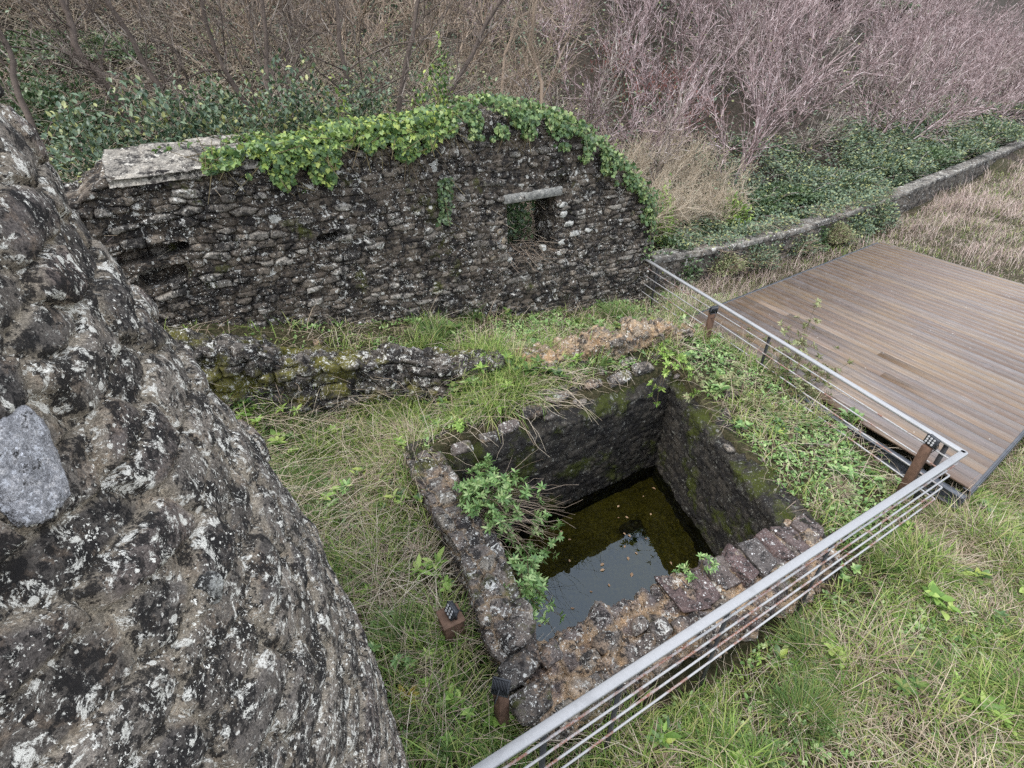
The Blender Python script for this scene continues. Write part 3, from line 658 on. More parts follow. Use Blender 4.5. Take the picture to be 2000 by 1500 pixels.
# ---- water tank
tank = tag(empty('water_tank', (1.3, 4.8, 0)), 'sunken square stone water tank with ragged rubble rims', 'water tank')
b0, b1 = POOL[0], POOL[1]; d = unit(b1 - b0); n_ = np.array([-d[1], d[0]])
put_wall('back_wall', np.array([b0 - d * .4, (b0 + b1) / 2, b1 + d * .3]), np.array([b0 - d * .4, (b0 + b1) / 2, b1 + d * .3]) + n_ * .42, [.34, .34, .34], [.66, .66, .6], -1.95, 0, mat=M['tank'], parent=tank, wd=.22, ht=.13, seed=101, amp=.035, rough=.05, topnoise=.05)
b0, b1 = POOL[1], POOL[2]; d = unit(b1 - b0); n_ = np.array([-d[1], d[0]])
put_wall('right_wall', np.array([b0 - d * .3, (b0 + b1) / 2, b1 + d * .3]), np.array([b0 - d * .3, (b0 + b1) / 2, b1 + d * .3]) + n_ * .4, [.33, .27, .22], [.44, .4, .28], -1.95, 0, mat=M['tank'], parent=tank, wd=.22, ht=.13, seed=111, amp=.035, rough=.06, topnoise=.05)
lin = np.array([(.28, 2.5), (.2, 2.75), (-.09, 3.72), (-.5, 4.45), (-1.0, 5.3)]); lou = np.array([(-.05, 2.4), (-.22, 2.72), (-.55, 3.6), (-.93, 4.3), (-1.45, 5.2)])
put_wall('left_wall', lin, lou, [.42, .42, .4, .42, .55], [.4, .42, .4, .42, .55], -1.95, -.3, mat=M['rubble'], parent=tank, wd=.34, ht=.22, seed=121, amp=.06, rough=.08, topnoise=.07, rounding=.05, step=.018)
b0, b1 = POOL[2], POOL[3]; d = unit(b1 - b0); n_ = np.array([-d[1], d[0]])
pth = np.array([b0 - d * .25, b0 + (b1 - b0) * .3, b0 + (b1 - b0) * .55, b0 + (b1 - b0) * .8, b1 + d * .25])
put_wall('front_wall', pth, pth + n_ * .56, [.16, .17, .2, .3, .36], [.14, .15, .2, .26, .3], -1.95, -.25, mat=M['rim'], parent=tank, wd=.3, ht=.22, seed=131, amp=.07, rough=.2, topnoise=.1, rounding=.06, step=.018)
# upper ridge with orange mortar above the back wall
rd = tag(empty('rubble_ridge', (2.1, 7.8, .6)), 'broken rubble ridge with crumbling orange mortar above the tank\'s back wall', 'wall')
ri = np.array([(.2, 6.72), (.9, 7.0), (1.5, 7.3), (2.4, 7.75), (3.25, 8.2)]); put_wall('masonry', ri, ri + np.array([-.3, .5]), [.8, .92, .98, 1.0, .9], [.78, .9, .95, .96, .84], .2, .2, mat=M['ridge'], parent=rd, wd=.2, ht=.16, seed=141, amp=.07, rough=.22, topnoise=.18, rounding=.06, step=.02)
# dressed stones lying on the bank above the back wall
def loose_stone(parent, c, ax, ay, az, mat, seed, name='stone', amp=.16):
    v_, f_ = blob_stone(c, ax, ay, az, seed, 22, amp)
    return mesh(name, v_, f_, mat, parent, {'sid': np.full(len(v_), (seed * .618) % 1), 'edge': np.full(len(v_), .6)})
for i, (u, v, a, b) in enumerate(((910, 900, .14, .1), (1030, 815, .16, .1), (1235, 735, .18, .1), (1140, 770, .18, .11), (1290, 720, .14, .1), (1080, 800, .15, .12), (1190, 745, .15, .1), (1050, 830, .2, .11), (1000, 860, .16, .1), (1215, 765, .22, .12), (1260, 745, .2, .12), (1165, 775, .16, .1), (960, 880, .13, .09), (1100, 800, .14, .09))):
    p = P(u - 6, v - 26, .66); a *= 1.15; loose_stone(tank, p, np.array([*WD, 0]) * a, np.array([-WD[1] * .8, WD[0] * .8, .5]) * b, np.array([.1, -.4, .7]) * .07, M['rubble'], 150 + i, 'bank_stone')
# purple coping bricks on the front wall
bd = unit(POOL[2] - POOL[3]); bn = np.array([bd[1], -bd[0]])
for i, f in enumerate(np.linspace(.49, 1.07, 8)):
    c2 = POOL[3] + (POOL[2] - POOL[3]) * f + bn * (.15 + .02 * math.sin(i * 2.3)); a_ = .05 * math.sin(i * 1.7)
    ex = np.array([bd[0] + a_ * bn[0], bd[1] + a_ * bn[1], .03 * math.sin(i * 3.1)]); ey = np.array([bn[0] - a_ * bd[0], bn[1] - a_ * bd[1], .06 * math.sin(i)])
    v_, f_ = blob_stone(np.array([*c2, .225 + .015 * math.sin(i * 5)]), ex * .135, ey * .225, np.array([0, 0, .07]), 170 + i, 40, .07, 0, 40)
    c0 = v_ - v_.mean(0); 
    o = mesh('coping_brick', v_, f_, M['brick'], tank, {'sid': np.full(len(v_), (i * .41) % 1), 'edge': np.full(len(v_), .6)})
for i, (u, v, a, z) in enumerate(((1010, 1235, .22, .46), (1010, 1300, .2, .42), (1075, 1275, .13, .42), (1180, 1250, .13, .36), (1150, 1285, .11, .36), (1290, 1225, .14, .33), (1040, 1365, .22, .36), (1150, 1350, .17, .34), (1290, 1280, .15, .28), (1105, 1390, .14, .3), (1330, 1215, .1, .3), (1230, 1310, .13, .3), (1400, 1215, .13, .26), (1250, 1215, .1, .36))):
    p = P(u, v, z); loose_stone(tank, p - [0, 0, .05], np.array([.8, .5, .1]) * a, np.array([-.4, .8, .1]) * a * .8, np.array([.1, -.1, 1]) * a * .55, M['rubble'], 190 + i, 'rim_stone', .3)

# ---- boundary wall beyond the deck
bw = tag(empty('boundary_wall', (8, 15, 0)), 'long low stone boundary wall with pale coping running up to the right', 'boundary wall')
bp_ = np.array([P(1275, 505, 0.72)[:2], P(1420, 478, 0.72)[:2], P(1560, 446, 0.72)[:2], P(1740, 387, 0.72)[:2], P(1910, 318, 0.75)[:2], P(2000, 279, 0.82)[:2], P(2120, 228, 0.85)[:2]])
dn = np.gradient(bp_, axis=0); dn = unit(dn); nb = np.stack([-dn[:, 1], dn[:, 0]], 1)
put_wall('masonry', bp_, bp_ + nb * .4, [.64, .6, .62, .65, .68, .74, .8], [.64, .6, .62, .65, .68, .74, .8], -.5, -.1, mat=M['bound'], parent=bw, wd=.32, ht=.16, seed=151, amp=.05, rough=.05, topnoise=.03, step=.045)
o = put_wall('coping', bp_ - nb * .05, bp_ + nb * .47, [.73, .69, .71, .75, .78, .84, .9], [.73, .69, .71, .75, .78, .84, .9], [.6, .56, .58, .62, .65, .7, .76], .5, mat=M['coping'], parent=bw, wd=.4, ht=.6, seed=161, amp=.03, rough=.04, topnoise=.02, step=.045, rounding=.03)

# ------------------------------------------------------------------ deck
deck = tag(empty('wooden_deck', (8, 9, .2)), 'wet brown timber deck of long planks on a steel frame', 'deck')
DZ = .3
D0, D1, D2 = P(1896, 954, DZ)[:2], P(1345, 621, DZ)[:2], P(1722, 472, DZ)[:2]; D3 = D0 + (D2 - D1)
e = D2 - D1; el = np.linalg.norm(e); e = e / el; bd_ = D0 - D1; bl = np.linalg.norm(bd_); bd_ = bd_ / bl
perp = abs(e[0] * bd_[1] - e[1] * bd_[0]); nb_ = int(el * perp / .215); 
bv, ba, bal, bac, bf = [], [], [], [], []
cnt = 0
for i in range(nb_):
    t0, t1 = el * i / nb_, el * (i + 1) / nb_ - .012 / perp
    cut = [0, bl]
    for jn in rng.random(2): 
        if rng.random() < .03: cut.insert(1, bl * (.15 + .7 * jn))
    cut = sorted(cut)
    for k in range(len(cut) - 1):
        a0, a1 = cut[k] + .002, cut[k + 1] - .002; rv = rng.random(); dz = .004 * rng.random()
        for zz in (0, 1):
            for (tt, aa) in ((t0, a0), (t1, a0), (t1, a1), (t0, a1)):
                p = D1 + e * tt + bd_ * aa; bv.append((p[0], p[1], DZ - (.0 if zz else .03) + dz)); ba.append(rv); bal.append(aa); bac.append(tt)
        bf.append(BOXF + cnt); cnt += 8
mesh('boards', bv, [np.concatenate(bf)], M['deck'], deck, {'rnd': ba, 'along': bal, 'across': bac}, False)
def beam(a, b, z, hh, wd_, off):
    mb = MB(); a = np.array([*a, z]); b = np.array([*b, z]); d = unit(b - a); n = np.array([-d[1], d[0], 0]); c = (a + b) / 2 + n * off
    box(mb, c, (b - a) / 2, n * wd_, np.array([0, 0, hh]), .004); box(mb, c + [0, 0, hh - .006] + n * .05, (b - a) / 2 * .999, n * .05, np.array([0, 0, .006])); box(mb, c + [0, 0, -hh + .006] + n * .04, (b - a) / 2 * .999, n * .05, np.array([0, 0, .006]))
    return mb.build('frame_beam', M['beam'], deck, False)
cc = (D0 + D2) / 2
beam(D0 + unit(D1 - D0) * -.05, D1, DZ - .15, .1, .01, .12); beam(D0, D3, DZ - .105, .065, .008, -.03); beam(D3, D2, DZ - .11, .07, .01, -.1); beam(D2, D1, DZ - .11, .07, .01, -.1)
for t in (.05, .5, .95):
    for f in (.02, .33, .66, .98):
        p = D1 + e * el * t + bd_ * bl * f; p = p + (cc - p) * .06
        mb = MB(); box(mb, [p[0], p[1], -.1], [.05, 0, 0], [0, .05, 0], [0, 0, .36]); mb.build('support_leg', M['beam'], deck, False)

# ------------------------------------------------------------------ railing
ral = tag(empty('railing', (5.3, 4.6, 0)), 'L-shaped galvanised steel railing with a broad top rail and four thin bars', 'railing')
RZ = 1.06
Cn = P(1884, 882, RZ); Fe = P(1258, 503, RZ); Ne = P(938, 1501, RZ); Ne = Cn + (Ne - Cn) * 1.25
def rail_side(a, b, posts, sgn, sgn2=False):
    d = unit(b - a); n = np.array([-d[1], d[0], 0]) 
    mb = MB(); box(mb, (a + b) / 2 - [0, 0, .02], (b - a) / 2 + d * .02, n * .038, np.array([0, 0, .018]), .006); mb.build('top_rail', M['rail'], ral, False)
    for z in (.87, .68, .48, .28):
        mb = MB(); p0 = a.copy(); p1 = b.copy(); p0[2] = z; p1[2] = RZ - (RZ - z) * (1.34 if sgn2 else 1.)
        box(mb, (p0 + p1) / 2, (p1 - p0) / 2, n * .009, np.array([0, 0, .009]), .003); mb.build('bar', M['bar'], ral, False)
    for u in posts:
        ts_ = np.linspace(0, 1, 2000); q = a + (b - a) * ts_[:, None]; pu, _, _ = proj(q); p = q[np.argmin(np.abs(pu - u))]
        g = float(ground(p[0], p[1])) - .25
        mb = MB(); box(mb, [p[0], p[1], (g + RZ - .042) / 2] - n * .016 * sgn, d * .028, n * .0065, np.array([0, 0, (RZ - .042 - g) / 2]), .002); mb.build('post', M['darksteel'], ral, False)
rail_side(Cn, Fe, (1852, 1504, 1283), 1); rail_side(Cn, Ne, (1640, 1434, 1220, 1067), 1, True)

# ------------------------------------------------------------------ floodlights on timber posts
def lamp_head(parent, c, face, up, hw=.075, hh=.06, wid=.075):
    face = unit(np.asarray(face, float)); sdv = unit(np.cross(up, face)); upv = np.cross(face, sdv)
    hd = MB(); box(hd, c, sdv * wid, upv * hh, face * .012, .004)
    for k in np.linspace(-.85, .85, 11): box(hd, c - face * .03 + sdv * wid * k, sdv * .0028, upv * hh * .94, face * .02)
    h = hd.build('lamp_head', M['lamp'], parent, False)
    ln = MB()
    for i in (-1, 0, 1):
        for j in (-1, 0, 1):
            cc_ = c + face * .0135 + sdv * wid * .56 * i + upv * hh * .56 * j; k = 10
            ang = np.arange(k) * 2 * math.pi / k
            ln.add(cc_ + .0125 * (np.cos(ang)[:, None] * sdv + np.sin(ang)[:, None] * upv) + face * .003, np.array([list(range(k))]))
            ln.add(np.concatenate([cc_ + .015 * (np.cos(ang)[:, None] * sdv + np.sin(ang)[:, None] * upv) - face * .003, cc_ + .0125 * (np.cos(ang)[:, None] * sdv + np.sin(ang)[:, None] * upv) + face * .003]), np.array([[i_, (i_ + 1) % k, k + (i_ + 1) % k, k + i_] for i_ in range(k)]))
    o = ln.build('lens', M['led'], h, False); o.matrix_parent_inverse = Matrix.Identity(4); o.matrix_parent_inverse = (Matrix.Translation(parent.location)).inverted()
    o.parent = h; o.matrix_parent_inverse = h.matrix_parent_inverse.inverted() @ h.matrix_parent_inverse
    return h
def flood(label, x, y, z0, z1, half, face, tilt, rot=0., cap=False, lean=(0, 0)):
    t = tag(empty('floodlight_post', (x, y, z0)), label, 'floodlight', 'floodlights on timber posts round the tank')
    ca, sa = math.cos(rot), math.sin(rot); ex = np.array([ca, sa, 0]) ; ey = np.array([-sa, ca, 0]); ez = np.array([lean[0], lean[1], 1.])
    mb = MB(); c = np.array([x, y, (z0 + z1) / 2]) + ez * 0 ; box(mb, c, ex * half, ey * half, ez * (z1 - z0) / 2, .006, .4); mb.build('timber_post', M['postwood'], t, False)
    topc = c + ez * (z1 - z0) / 2
    if cap:
        mb = MB(); box(mb, topc + [0, 0, .012], ex * (half + .012), ey * (half + .012), np.array([0, 0, .011]), .004, .9); mb.build('cap_board', M['postwood'], t, False)
    f = unit(np.asarray(face, float)); fl = unit(np.array([f[0], f[1], 0])); fd = fl * math.cos(tilt) + np.array([0, 0, math.sin(tilt)])
    up = np.cross(fd, np.cross([0, 0, 1.], fd))
    hc = topc + np.array([0, 0, .08 + (.02 if cap else 0)])
    lamp_head(t, hc, fd, unit(up))
    mb = MB(); sdv = unit(np.cross([0, 0, 1.], fl))
    for s_ in (-1, 1): box(mb, topc + sdv * .068 * s_ + [0, 0, .045 + (.02 if cap else 0)] - fl * .03, sdv * .003, fl * .012, np.array([0, 0, .045]))
    box(mb, topc + [0, 0, .004 + (.022 if cap else 0)] - fl * .03, sdv * .068, fl * .015, np.array([0, 0, .004])); mb.build('bracket', M['lamp'], t, False)
    mb = MB(); k = np.linspace(0, 1, 12); pts = hc - fd * .04 + np.stack([-fl[0] * .09 * np.sin(k * 3.1), -fl[1] * .09 * np.sin(k * 3.1), -.16 * k], 1); pts[:, :2] += (sdv[:2] * .04) * k[:, None]
    polytube(mb, pts, .005, 6); mb.build('cable', M['lamp'], t)
p = P(1378, 668, .4); flood('floodlight on a brown timber post beside the far railing, head turned away towards the wall', p[0], p[1], .2, 1.0, .05, (-.3, 1, 0), R(10))
p = P(1757, 968, .08); flood('floodlight on a tall timber post near the railing corner, lenses facing the tank', p[0], p[1], -.05, .93, .05, (-1, -.15, 0), R(8), .5)
p = P(980, 1412, 0); flood('floodlight on a timber post by the tank\'s near corner, finned back towards the viewer', p[0], p[1], -.1, .56, .05, (.25, 1, 0), R(-35), .6)
p = P(880, 1204, .36); flood('floodlight on a short thick capped timber stump beside the tank\'s left wall', p[0], p[1], -.15, .35, .1, (-.75, -.5, 0), R(25), .5, True)

# ------------------------------------------------------------------ vegetation
def in_tower(x, y): return np.hypot(x - AX[0], y - AX[1]) < 2.5
DQ = np.array([D0, D1, D2, D3])
LW = np.concatenate([li, lo_[::-1]])
def pip(x, y, poly):
    r = np.zeros(np.shape(x), bool); n = len(poly)
    for i in range(n):
        (x1, y1), (x2, y2) = poly[i], poly[(i + 1) % n]
        c = ((y1 > y) != (y2 > y)) & (x < (x2 - x1) * (y - y1) / (y2 - y1 + 1e-12) + x1); r ^= c
    return r
TANKO = np.array([(-1.3, 5.0), (-.9, 5.45), (2.5, 7.5), (3.0, 7.2), (3.55, 4.05), (3.3, 3.5), (.3, 2.0), (-.25, 2.5)])
def scatter(n, x0, x1, y0, y1, cond=None, sink=.02):
    x = rng.uniform(x0, x1, n); y = rng.uniform(y0, y1, n)
    m = ~in_tower(x, y) & ~pip(x, y, DQ) & ~pip(x, y, TANKO)
    s, q = sq(x, y); m &= ~((q > -.03) & (q < .8) & (s < .1) & (s > -10.5))
    if cond is not None: m &= cond(x, y, s, q)
    x, y = x[m], y[m]; z = ground(x, y) - sink; p = np.stack([x, y, z], 1)
    return p[in_view(p)]
low = lambda x, y, s, q: q < q0(s) - .1
railq = lambda x, y: (x - Cn[0]) * (-(Ne - Cn)[1]) + (y - Cn[1]) * (Ne - Cn)[0]      # sign: side of the front rail line
side0 = np.sign(railq(np.array(8.), np.array(1.)))
def field(x, y, s, q): return (np.sign(railq(x, y)) == side0) & low(x, y, s, q)
def clump(x, y, sc, lo, hi, seed): return sstep(lo, hi, fbm(x * sc, y * sc, seed=seed, o=3))
def keep(p, prob): return p[rng.random(len(p)) < prob]
gm, dm = MB(), MB()
# field to the right of the railing
p = scatter(190000, -.5, 8, .2, 6.5, field); p = keep(p, .25 + .75 * clump(p[:, 0], p[:, 1], 1.6, .35, .62, 41))
dry = rng.random(len(p)) < .06 + .42 * clump(p[:, 0], p[:, 1], 1.1, .4, .6, 44)
tall = .55 + .9 * clump(p[:, 0], p[:, 1], 2.1, .4, .65, 47)
L = rng.uniform(.12, .4, len(p)) * tall
blades(gm, p[~dry], L[~dry], rng.uniform(.006, .015, (~dry).sum()), 1.2)
blades(dm, p[dry], L[dry] * 1.4, rng.uniform(.004, .009, dry.sum()), 1.5)
# field beyond / beside the deck
p = scatter(60000, 5, 16, 3, 12, lambda x, y, s, q: low(x, y, s, q) & (x > 5.5)); dry = rng.random(len(p)) < .45
blades(gm, p[~dry], rng.uniform(.1, .25, (~dry).sum()), .009, .9); blades(dm, p[dry], rng.uniform(.12, .3, dry.sum()), .006, 1.1)
# yard on the left
yard = lambda x, y, s, q: low(x, y, s, q) & (np.sign(railq(x, y)) != side0) & (q < -.8) & (x < 1.3)
p = scatter(110000, -5, 1.3, 1, 7.6, yard); p = keep(p, .3 + .7 * clump(p[:, 0], p[:, 1], 1.7, .35, .6, 51)); dry = rng.random(len(p)) < .05 + .3 * clump(p[:, 0], p[:, 1], 1.3, .45, .62, 53)
tl = .5 + 1. * clump(p[:, 0], p[:, 1], 1.9, .38, .66, 55); blades(gm, p[~dry], rng.uniform(.1, .4, (~dry).sum()) * tl[~dry], rng.uniform(.006, .015, (~dry).sum()), 1.25); blades(dm, p[dry], rng.uniform(.18, .55, dry.sum()) * tl[dry], rng.uniform(.004, .009, dry.sum()), 1.5)
# banks round the tank and the ledge below the tall wall
bank = lambda x, y, s, q: low(x, y, s, q) & (np.sign(railq(x, y)) != side0) & (q < .0)
p = scatter(85000, -5, 5.6, 4, 12, bank); p = keep(p, .12 + .8 * clump(p[:, 0], p[:, 1], 1.9, .42, .66, 57)); dry = rng.random(len(p)) < .26
tl = .5 + 1. * clump(p[:, 0], p[:, 1], 1.9, .38, .66, 56); blades(gm, p[~dry], rng.uniform(.07, .28, (~dry).sum()) * tl[~dry], rng.uniform(.007, .016, (~dry).sum()), 1.2); blades(dm, p[dry], rng.uniform(.1, .5, dry.sum()) * tl[dry], rng.uniform(.005, .009, dry.sum()), 1.45)
# strip between deck and boundary wall, dry field to the right of the deck
strip = lambda x, y, s, q: (q < q0(s) - .8) & (x > 3.3)
pm = MB()
p = scatter(150000, 3.3, 34, 9.5, 33, strip); p = p[rng.random(len(p)) < np.clip(26 / (p[:, 1] + 1) * .8, .1, 1)]
pk = rng.random(len(p)) < .62 + .3 * clump(p[:, 0], p[:, 1], .6, .4, .6, 61); sc_ = np.clip(p[:, 1] / 13, .8, 2.2)
hg = .45 + 1. * clump(p[:, 0], p[:, 1], .9, .38, .64, 63); blades(pm, p[pk], rng.uniform(.15, .55, pk.sum()) * (.75 + .25 * sc_[pk]) * hg[pk], .007 * sc_[pk], 1.15); blades(gm, p[~pk], rng.uniform(.1, .25, (~pk).sum()), .011 * sc_[~pk], .9)
tag(gm.build('grass', M['grass']), kind='stuff'); tag(dm.build('dry_grass', M['straw']), kind='stuff'); tag(pm.build('dry_field_grass', M['pinkstraw']), kind='stuff')
# small broad-leaved weeds all over the ground
wm = MB()
for (n, b, cnd) in ((11000, (-.5, 8, .2, 6.5), field), (11000, (-5, 1.3, 1, 7.6), yard), (26000, (-4, 5.6, 4, 12), bank)):
    p = scatter(n, *b, cnd, -.02); p = keep(p, .1 + .9 * clump(p[:, 0], p[:, 1], 1.5, .45, .6, 71))
    for k in range(3):
        th = rng.random(len(p)) * 6.28; ax = np.stack([np.cos(th), np.sin(th), rng.uniform(.1, 1., len(p))], 1)
        leaves(wm, p + [0, 0, .015] + rng.normal(0, .02, p.shape) * [1, 1, .5], ax, np.array([[0, 0, 1.]]) + .3 * ax, rng.uniform(.025, .075, len(p)), OVAL if k else LANCE)
tag(wm.build('ground_weeds', M['shrubleaf']), kind='stuff')
# long bleached stems lying across the yard and the banks
sm = MB()
def arcs(mb, p, L, r, th, rise, n=6, droop=1.):
    k = np.linspace(0, 1, n + 1); L = np.broadcast_to(L, (len(p),)); rise = np.broadcast_to(rise, (len(p),)); wob = rng.normal(0, .05, (len(p), n + 1, 3)) * L[:, None, None] * .6
    pts = p[:, None] + L[:, None, None] * np.stack([np.cos(th)[:, None] * k, np.sin(th)[:, None] * k, rise[:, None] * (k - droop * .7 * k ** 2)[None].repeat(len(p), 0)], -1) + wob * k[None, :, None]
    a = rng.random(len(p))
    for i in range(n): segs(mb, pts[:, i], pts[:, i + 1], r * (1 - .7 * k[i]), r * (1 - .7 * k[i + 1]), 3, a)
p = scatter(4200, -4, 1.0, 2, 7, yard); p = keep(p, .15 + .85 * clump(p[:, 0], p[:, 1], 1.1, .42, .6, 81)); arcs(sm, p, rng.uniform(.3, 1.25, len(p)), .0042, rng.normal(.4, 1.0, len(p)) + np.where(rng.random(len(p)) < .4, 3.1, 0), rng.uniform(.2, .75, len(p)))
p = scatter(2400, -5, 5.4, 5, 11.5, bank); arcs(sm, p, rng.uniform(.25, .8, len(p)), .0042, rng.random(len(p)) * 6.28, rng.uniform(.2, .9, len(p)))
p = scatter(5000, 0, 8, .3, 6, field); arcs(sm, p, rng.uniform(.2, .7, len(p)), .003, rng.random(len(p)) * 6.28, rng.uniform(.2, .9, len(p)))
tag(sm.build('dry_stems', M['whitetwig']), kind='stuff')

# ---- lush grass tufts one can tell apart
def tuft(label, u, v, n, L, wdt, mat, lean=1.0, rad=.12, name='grass_tuft', group=None):
    c = G(u, v); m = MB(); a = rng.random(n) * 6.28; r = rad * np.sqrt(rng.random(n)); p = np.stack([c[0] + r * np.cos(a), c[1] + r * np.sin(a), np.full(n, c[2] - .03)], 1)
    p[:, 2] = ground(p[:, 0], p[:, 1]) - .02
    blades(m, p, rng.uniform(.5, 1, n) * L, wdt, lean, dirs=a + rng.normal(0, .6, n)); return tag(m.build(name, mat), label, 'grass', group)
tuft('lush green grass tuft at the tall wall\'s right foot', 1205, 622, 420, .5, .01, M['lush'], 1.0, .3)
tuft('arching grass tuft on the end of the low broken wall', 850, 668, 380, .55, .01, M['lush'], 1.2, .28)
tuft('bright grass tuft against the round tower\'s edge', 560, 965, 520, .42, .008, M['lush'], 1.1, .32)
tuft('straw coloured grass tuft on the bank near the railing corner', 1640, 958, 230, .26, .004, M['straw'], 1.3, .08)
tuft('reddish dry grass tuft beside the coping bricks', 1560, 1072, 120, .15, .004, M['redleaf'], 1.3, .04)
tuft('tall green grass tuft in the field in front of the railing', 1560, 1405, 420, .42, .007, M['lush'], .7, .22)
tuft('long green grass tuft beside the near floodlight post', 905, 1400, 330, .4, .007, M['lush'], 1.0, .22)
tuft('green grass tuft at the foot of the cement slab end of the wall', 690, 940, 240, .25, .007, M['lush'], 1.1, .18)

for k in range(46):
    cnd, bx = ((yard, (-3.2, .8, 1.6, 6.5)), (field, (.8, 7, .5, 4.5)), (bank, (-2, 5, 5.5, 10.5)))[(0, 1, 0, 2)[k % 4]]
    p = scatter(300, *bx, cnd, 0)
    if len(p) == 0: continue
    p = p[rng.integers(len(p))]; n = int(rng.integers(60, 170)); m = MB(); a = rng.random(n) * 6.28; r = rng.uniform(.05, .16) * np.sqrt(rng.random(n))
    blades(m, np.stack([p[0] + r * np.cos(a), p[1] + r * np.sin(a), np.full(n, p[2] - .03)], 1), rng.uniform(.45, 1, n) * rng.uniform(.25, .5), rng.uniform(.006, .013, n), rng.uniform(.8, 1.4), dirs=a + rng.normal(0, .6, n))
    tag(m.build('grass_tuft', M['lush' if k % 5 else 'straw']), 'arching grass tuft standing out of the rough grass', 'grass', 'arching tufts in the rough grass')

# ---- ivy on the tall wall
def zt_at(s): return np.interp(s, sA, zT)
def ivy(label, pts, nrm, size, mat, stems=None, tpl=IVY):
    c = pts.mean(0); t = tag(empty('ivy', (c[0], c[1], pts[:, 2].min())), label, 'ivy')
    m = MB(); ax = np.array([[0, 0, -1.]]) + rng.normal(0, .55, pts.shape); leaves(m, pts, ax, nrm + rng.normal(0, .35, pts.shape), size, tpl); m.build('leaves', mat, t)
    m = MB()
    k = rng.integers(0, len(pts), max(12, len(pts) // 30)); p = pts[k]; q = p + rng.normal(0, .18, p.shape) - [0, 0, .15]; q[:, :2] -= nrm[k][:, :2] * .06
    segs(m, p, q, .006, .004, 4, rng.random(len(p))); m.build('stems', M['stem'], t)
    return t
NF = np.array([-WN[0], -WN[1], 0.])
def crest(n, s0, s1, drop, rise, q0_=-.12, q1_=.8):
    s = rng.uniform(s0, s1, n); dr = drop(s); t = rng.random(n); front = rng.random(n) < .55
    z = np.where(front, zt_at(s) + .08 - dr * t ** 1.3, zt_at(s) + .1 + rise * rng.random(n) ** 2)
    q = np.where(front, rng.uniform(-.16, -.04, n), rng.uniform(q0_, q1_, n)); keepm = fbm(s * 4, z * 4, seed=33, o=3) > np.where(front, .36 + .22 * t, .3)
    s, z, q, front = s[keepm], z[keepm], q[keepm], front[keepm]
    p = np.stack([*xy(s, q), z], 1); nr = np.where(front[:, None], NF * .9 + [0, 0, .45], np.array([NF[0] * .35, NF[1] * .35, 1.]))
    return p, nr
sp = lambda u, v: W(u, v)[0]
dA = lambda s: np.interp(s, [sp(430, 330), sp(500, 330), sp(530, 330), sp(580, 330), sp(635, 330), sp(660, 330)], [.05, .25, .85, .98, .85, .2])
p, n_ = crest(6500, sp(400, 330), sp(665, 330), dA, .12); ivy('ivy hanging in a ragged curtain down the left half of the tall wall', p, n_, rng.uniform(.045, .1, len(p)), M['ivyleaf'])
dB = lambda s: np.interp(s, [sp(650, 300), sp(700, 300), sp(760, 300), sp(800, 290), sp(880, 250)], [.2, .28, .42, .3, .12])
p, n_ = crest(8500, sp(640, 300), sp(890, 250), dB, .2, -.12, 1.0); ivy('yellow-green ivy mat over the middle of the wall top', p, n_, rng.uniform(.045, .095, len(p)), M['ivyleaf'])
n = 4200; s = rng.uniform(sp(300, 300), sp(1000, 230), n); q = rng.uniform(.5, 2.0, n); km = fbm(s * 1.6, q * 1.6, seed=77, o=3) > .44; s, q = s[km], q[km]; x, y = xy(s, q); p = np.stack([x, y, np.maximum(ground(x, y) + rng.random(len(s)) * .5, np.where(q < .9, zt_at(s) + .1 + .2 * rng.random(len(s)), -9))], 1)
ivy('loose spreading ivy trailing back from the wall top into the brambles', p, np.tile([0, 0, 1.], (len(p), 1)) + rng.normal(0, .3, p.shape), rng.uniform(.04, .1, len(p)), M['ivyleaf'])
dC = lambda s: np.interp(s, [sp(880, 240), sp(940, 230), sp(1060, 240), sp(1130, 260), sp(1200, 300), sp(1260, 390)], [.2, .38, .35, .45, .45, .6])
p, n_ = crest(8000, sp(850, 240), sp(1275, 410), dC, .22, -.15, .8); ivy('darker ivy cloaking the rounded right shoulder of the wall', p, n_, rng.uniform(.03, .09, len(p)), M['ivymid'])
z = rng.uniform(1.0, 2.6, 650); s = rng.normal(-.02, .1, 650); p = np.stack([*xy(s, rng.uniform(-.12, .3, 650)), z], 1); ivy('narrow strip of ivy down the wall\'s right edge', p, np.tile(NF + [.4, 0, .3], (650, 1)), rng.uniform(.03, .075, 650), M['ivymid'])
a = rng.random(260); s = sp(868, 340) + .25 * (rng.random(260) - .5) - .1 * a; p = np.stack([*xy(s, rng.uniform(-.12, -.05, 260)), W(860, 345)[1] - a * .75], 1); ivy('thin ivy strand trailing down the wall left of the window', p, np.tile(NF + [0, 0, .3], (260, 1)), rng.uniform(.03, .07, 260), M['ivydark'])
n = 420; s = rng.uniform(wl[0] + .05, wr[0] - .1, n); zz = wb + .25 + rng.random(n) * .75 * (wt_ - wb); p = np.stack([*xy(s, rng.uniform(.5, 1.1, n)), zz], 1); ivy('dark ivy filling the back of the window opening', p, np.tile(NF + [0, 0, .4], (n, 1)), rng.uniform(.05, .1, n), M['ivydark'])

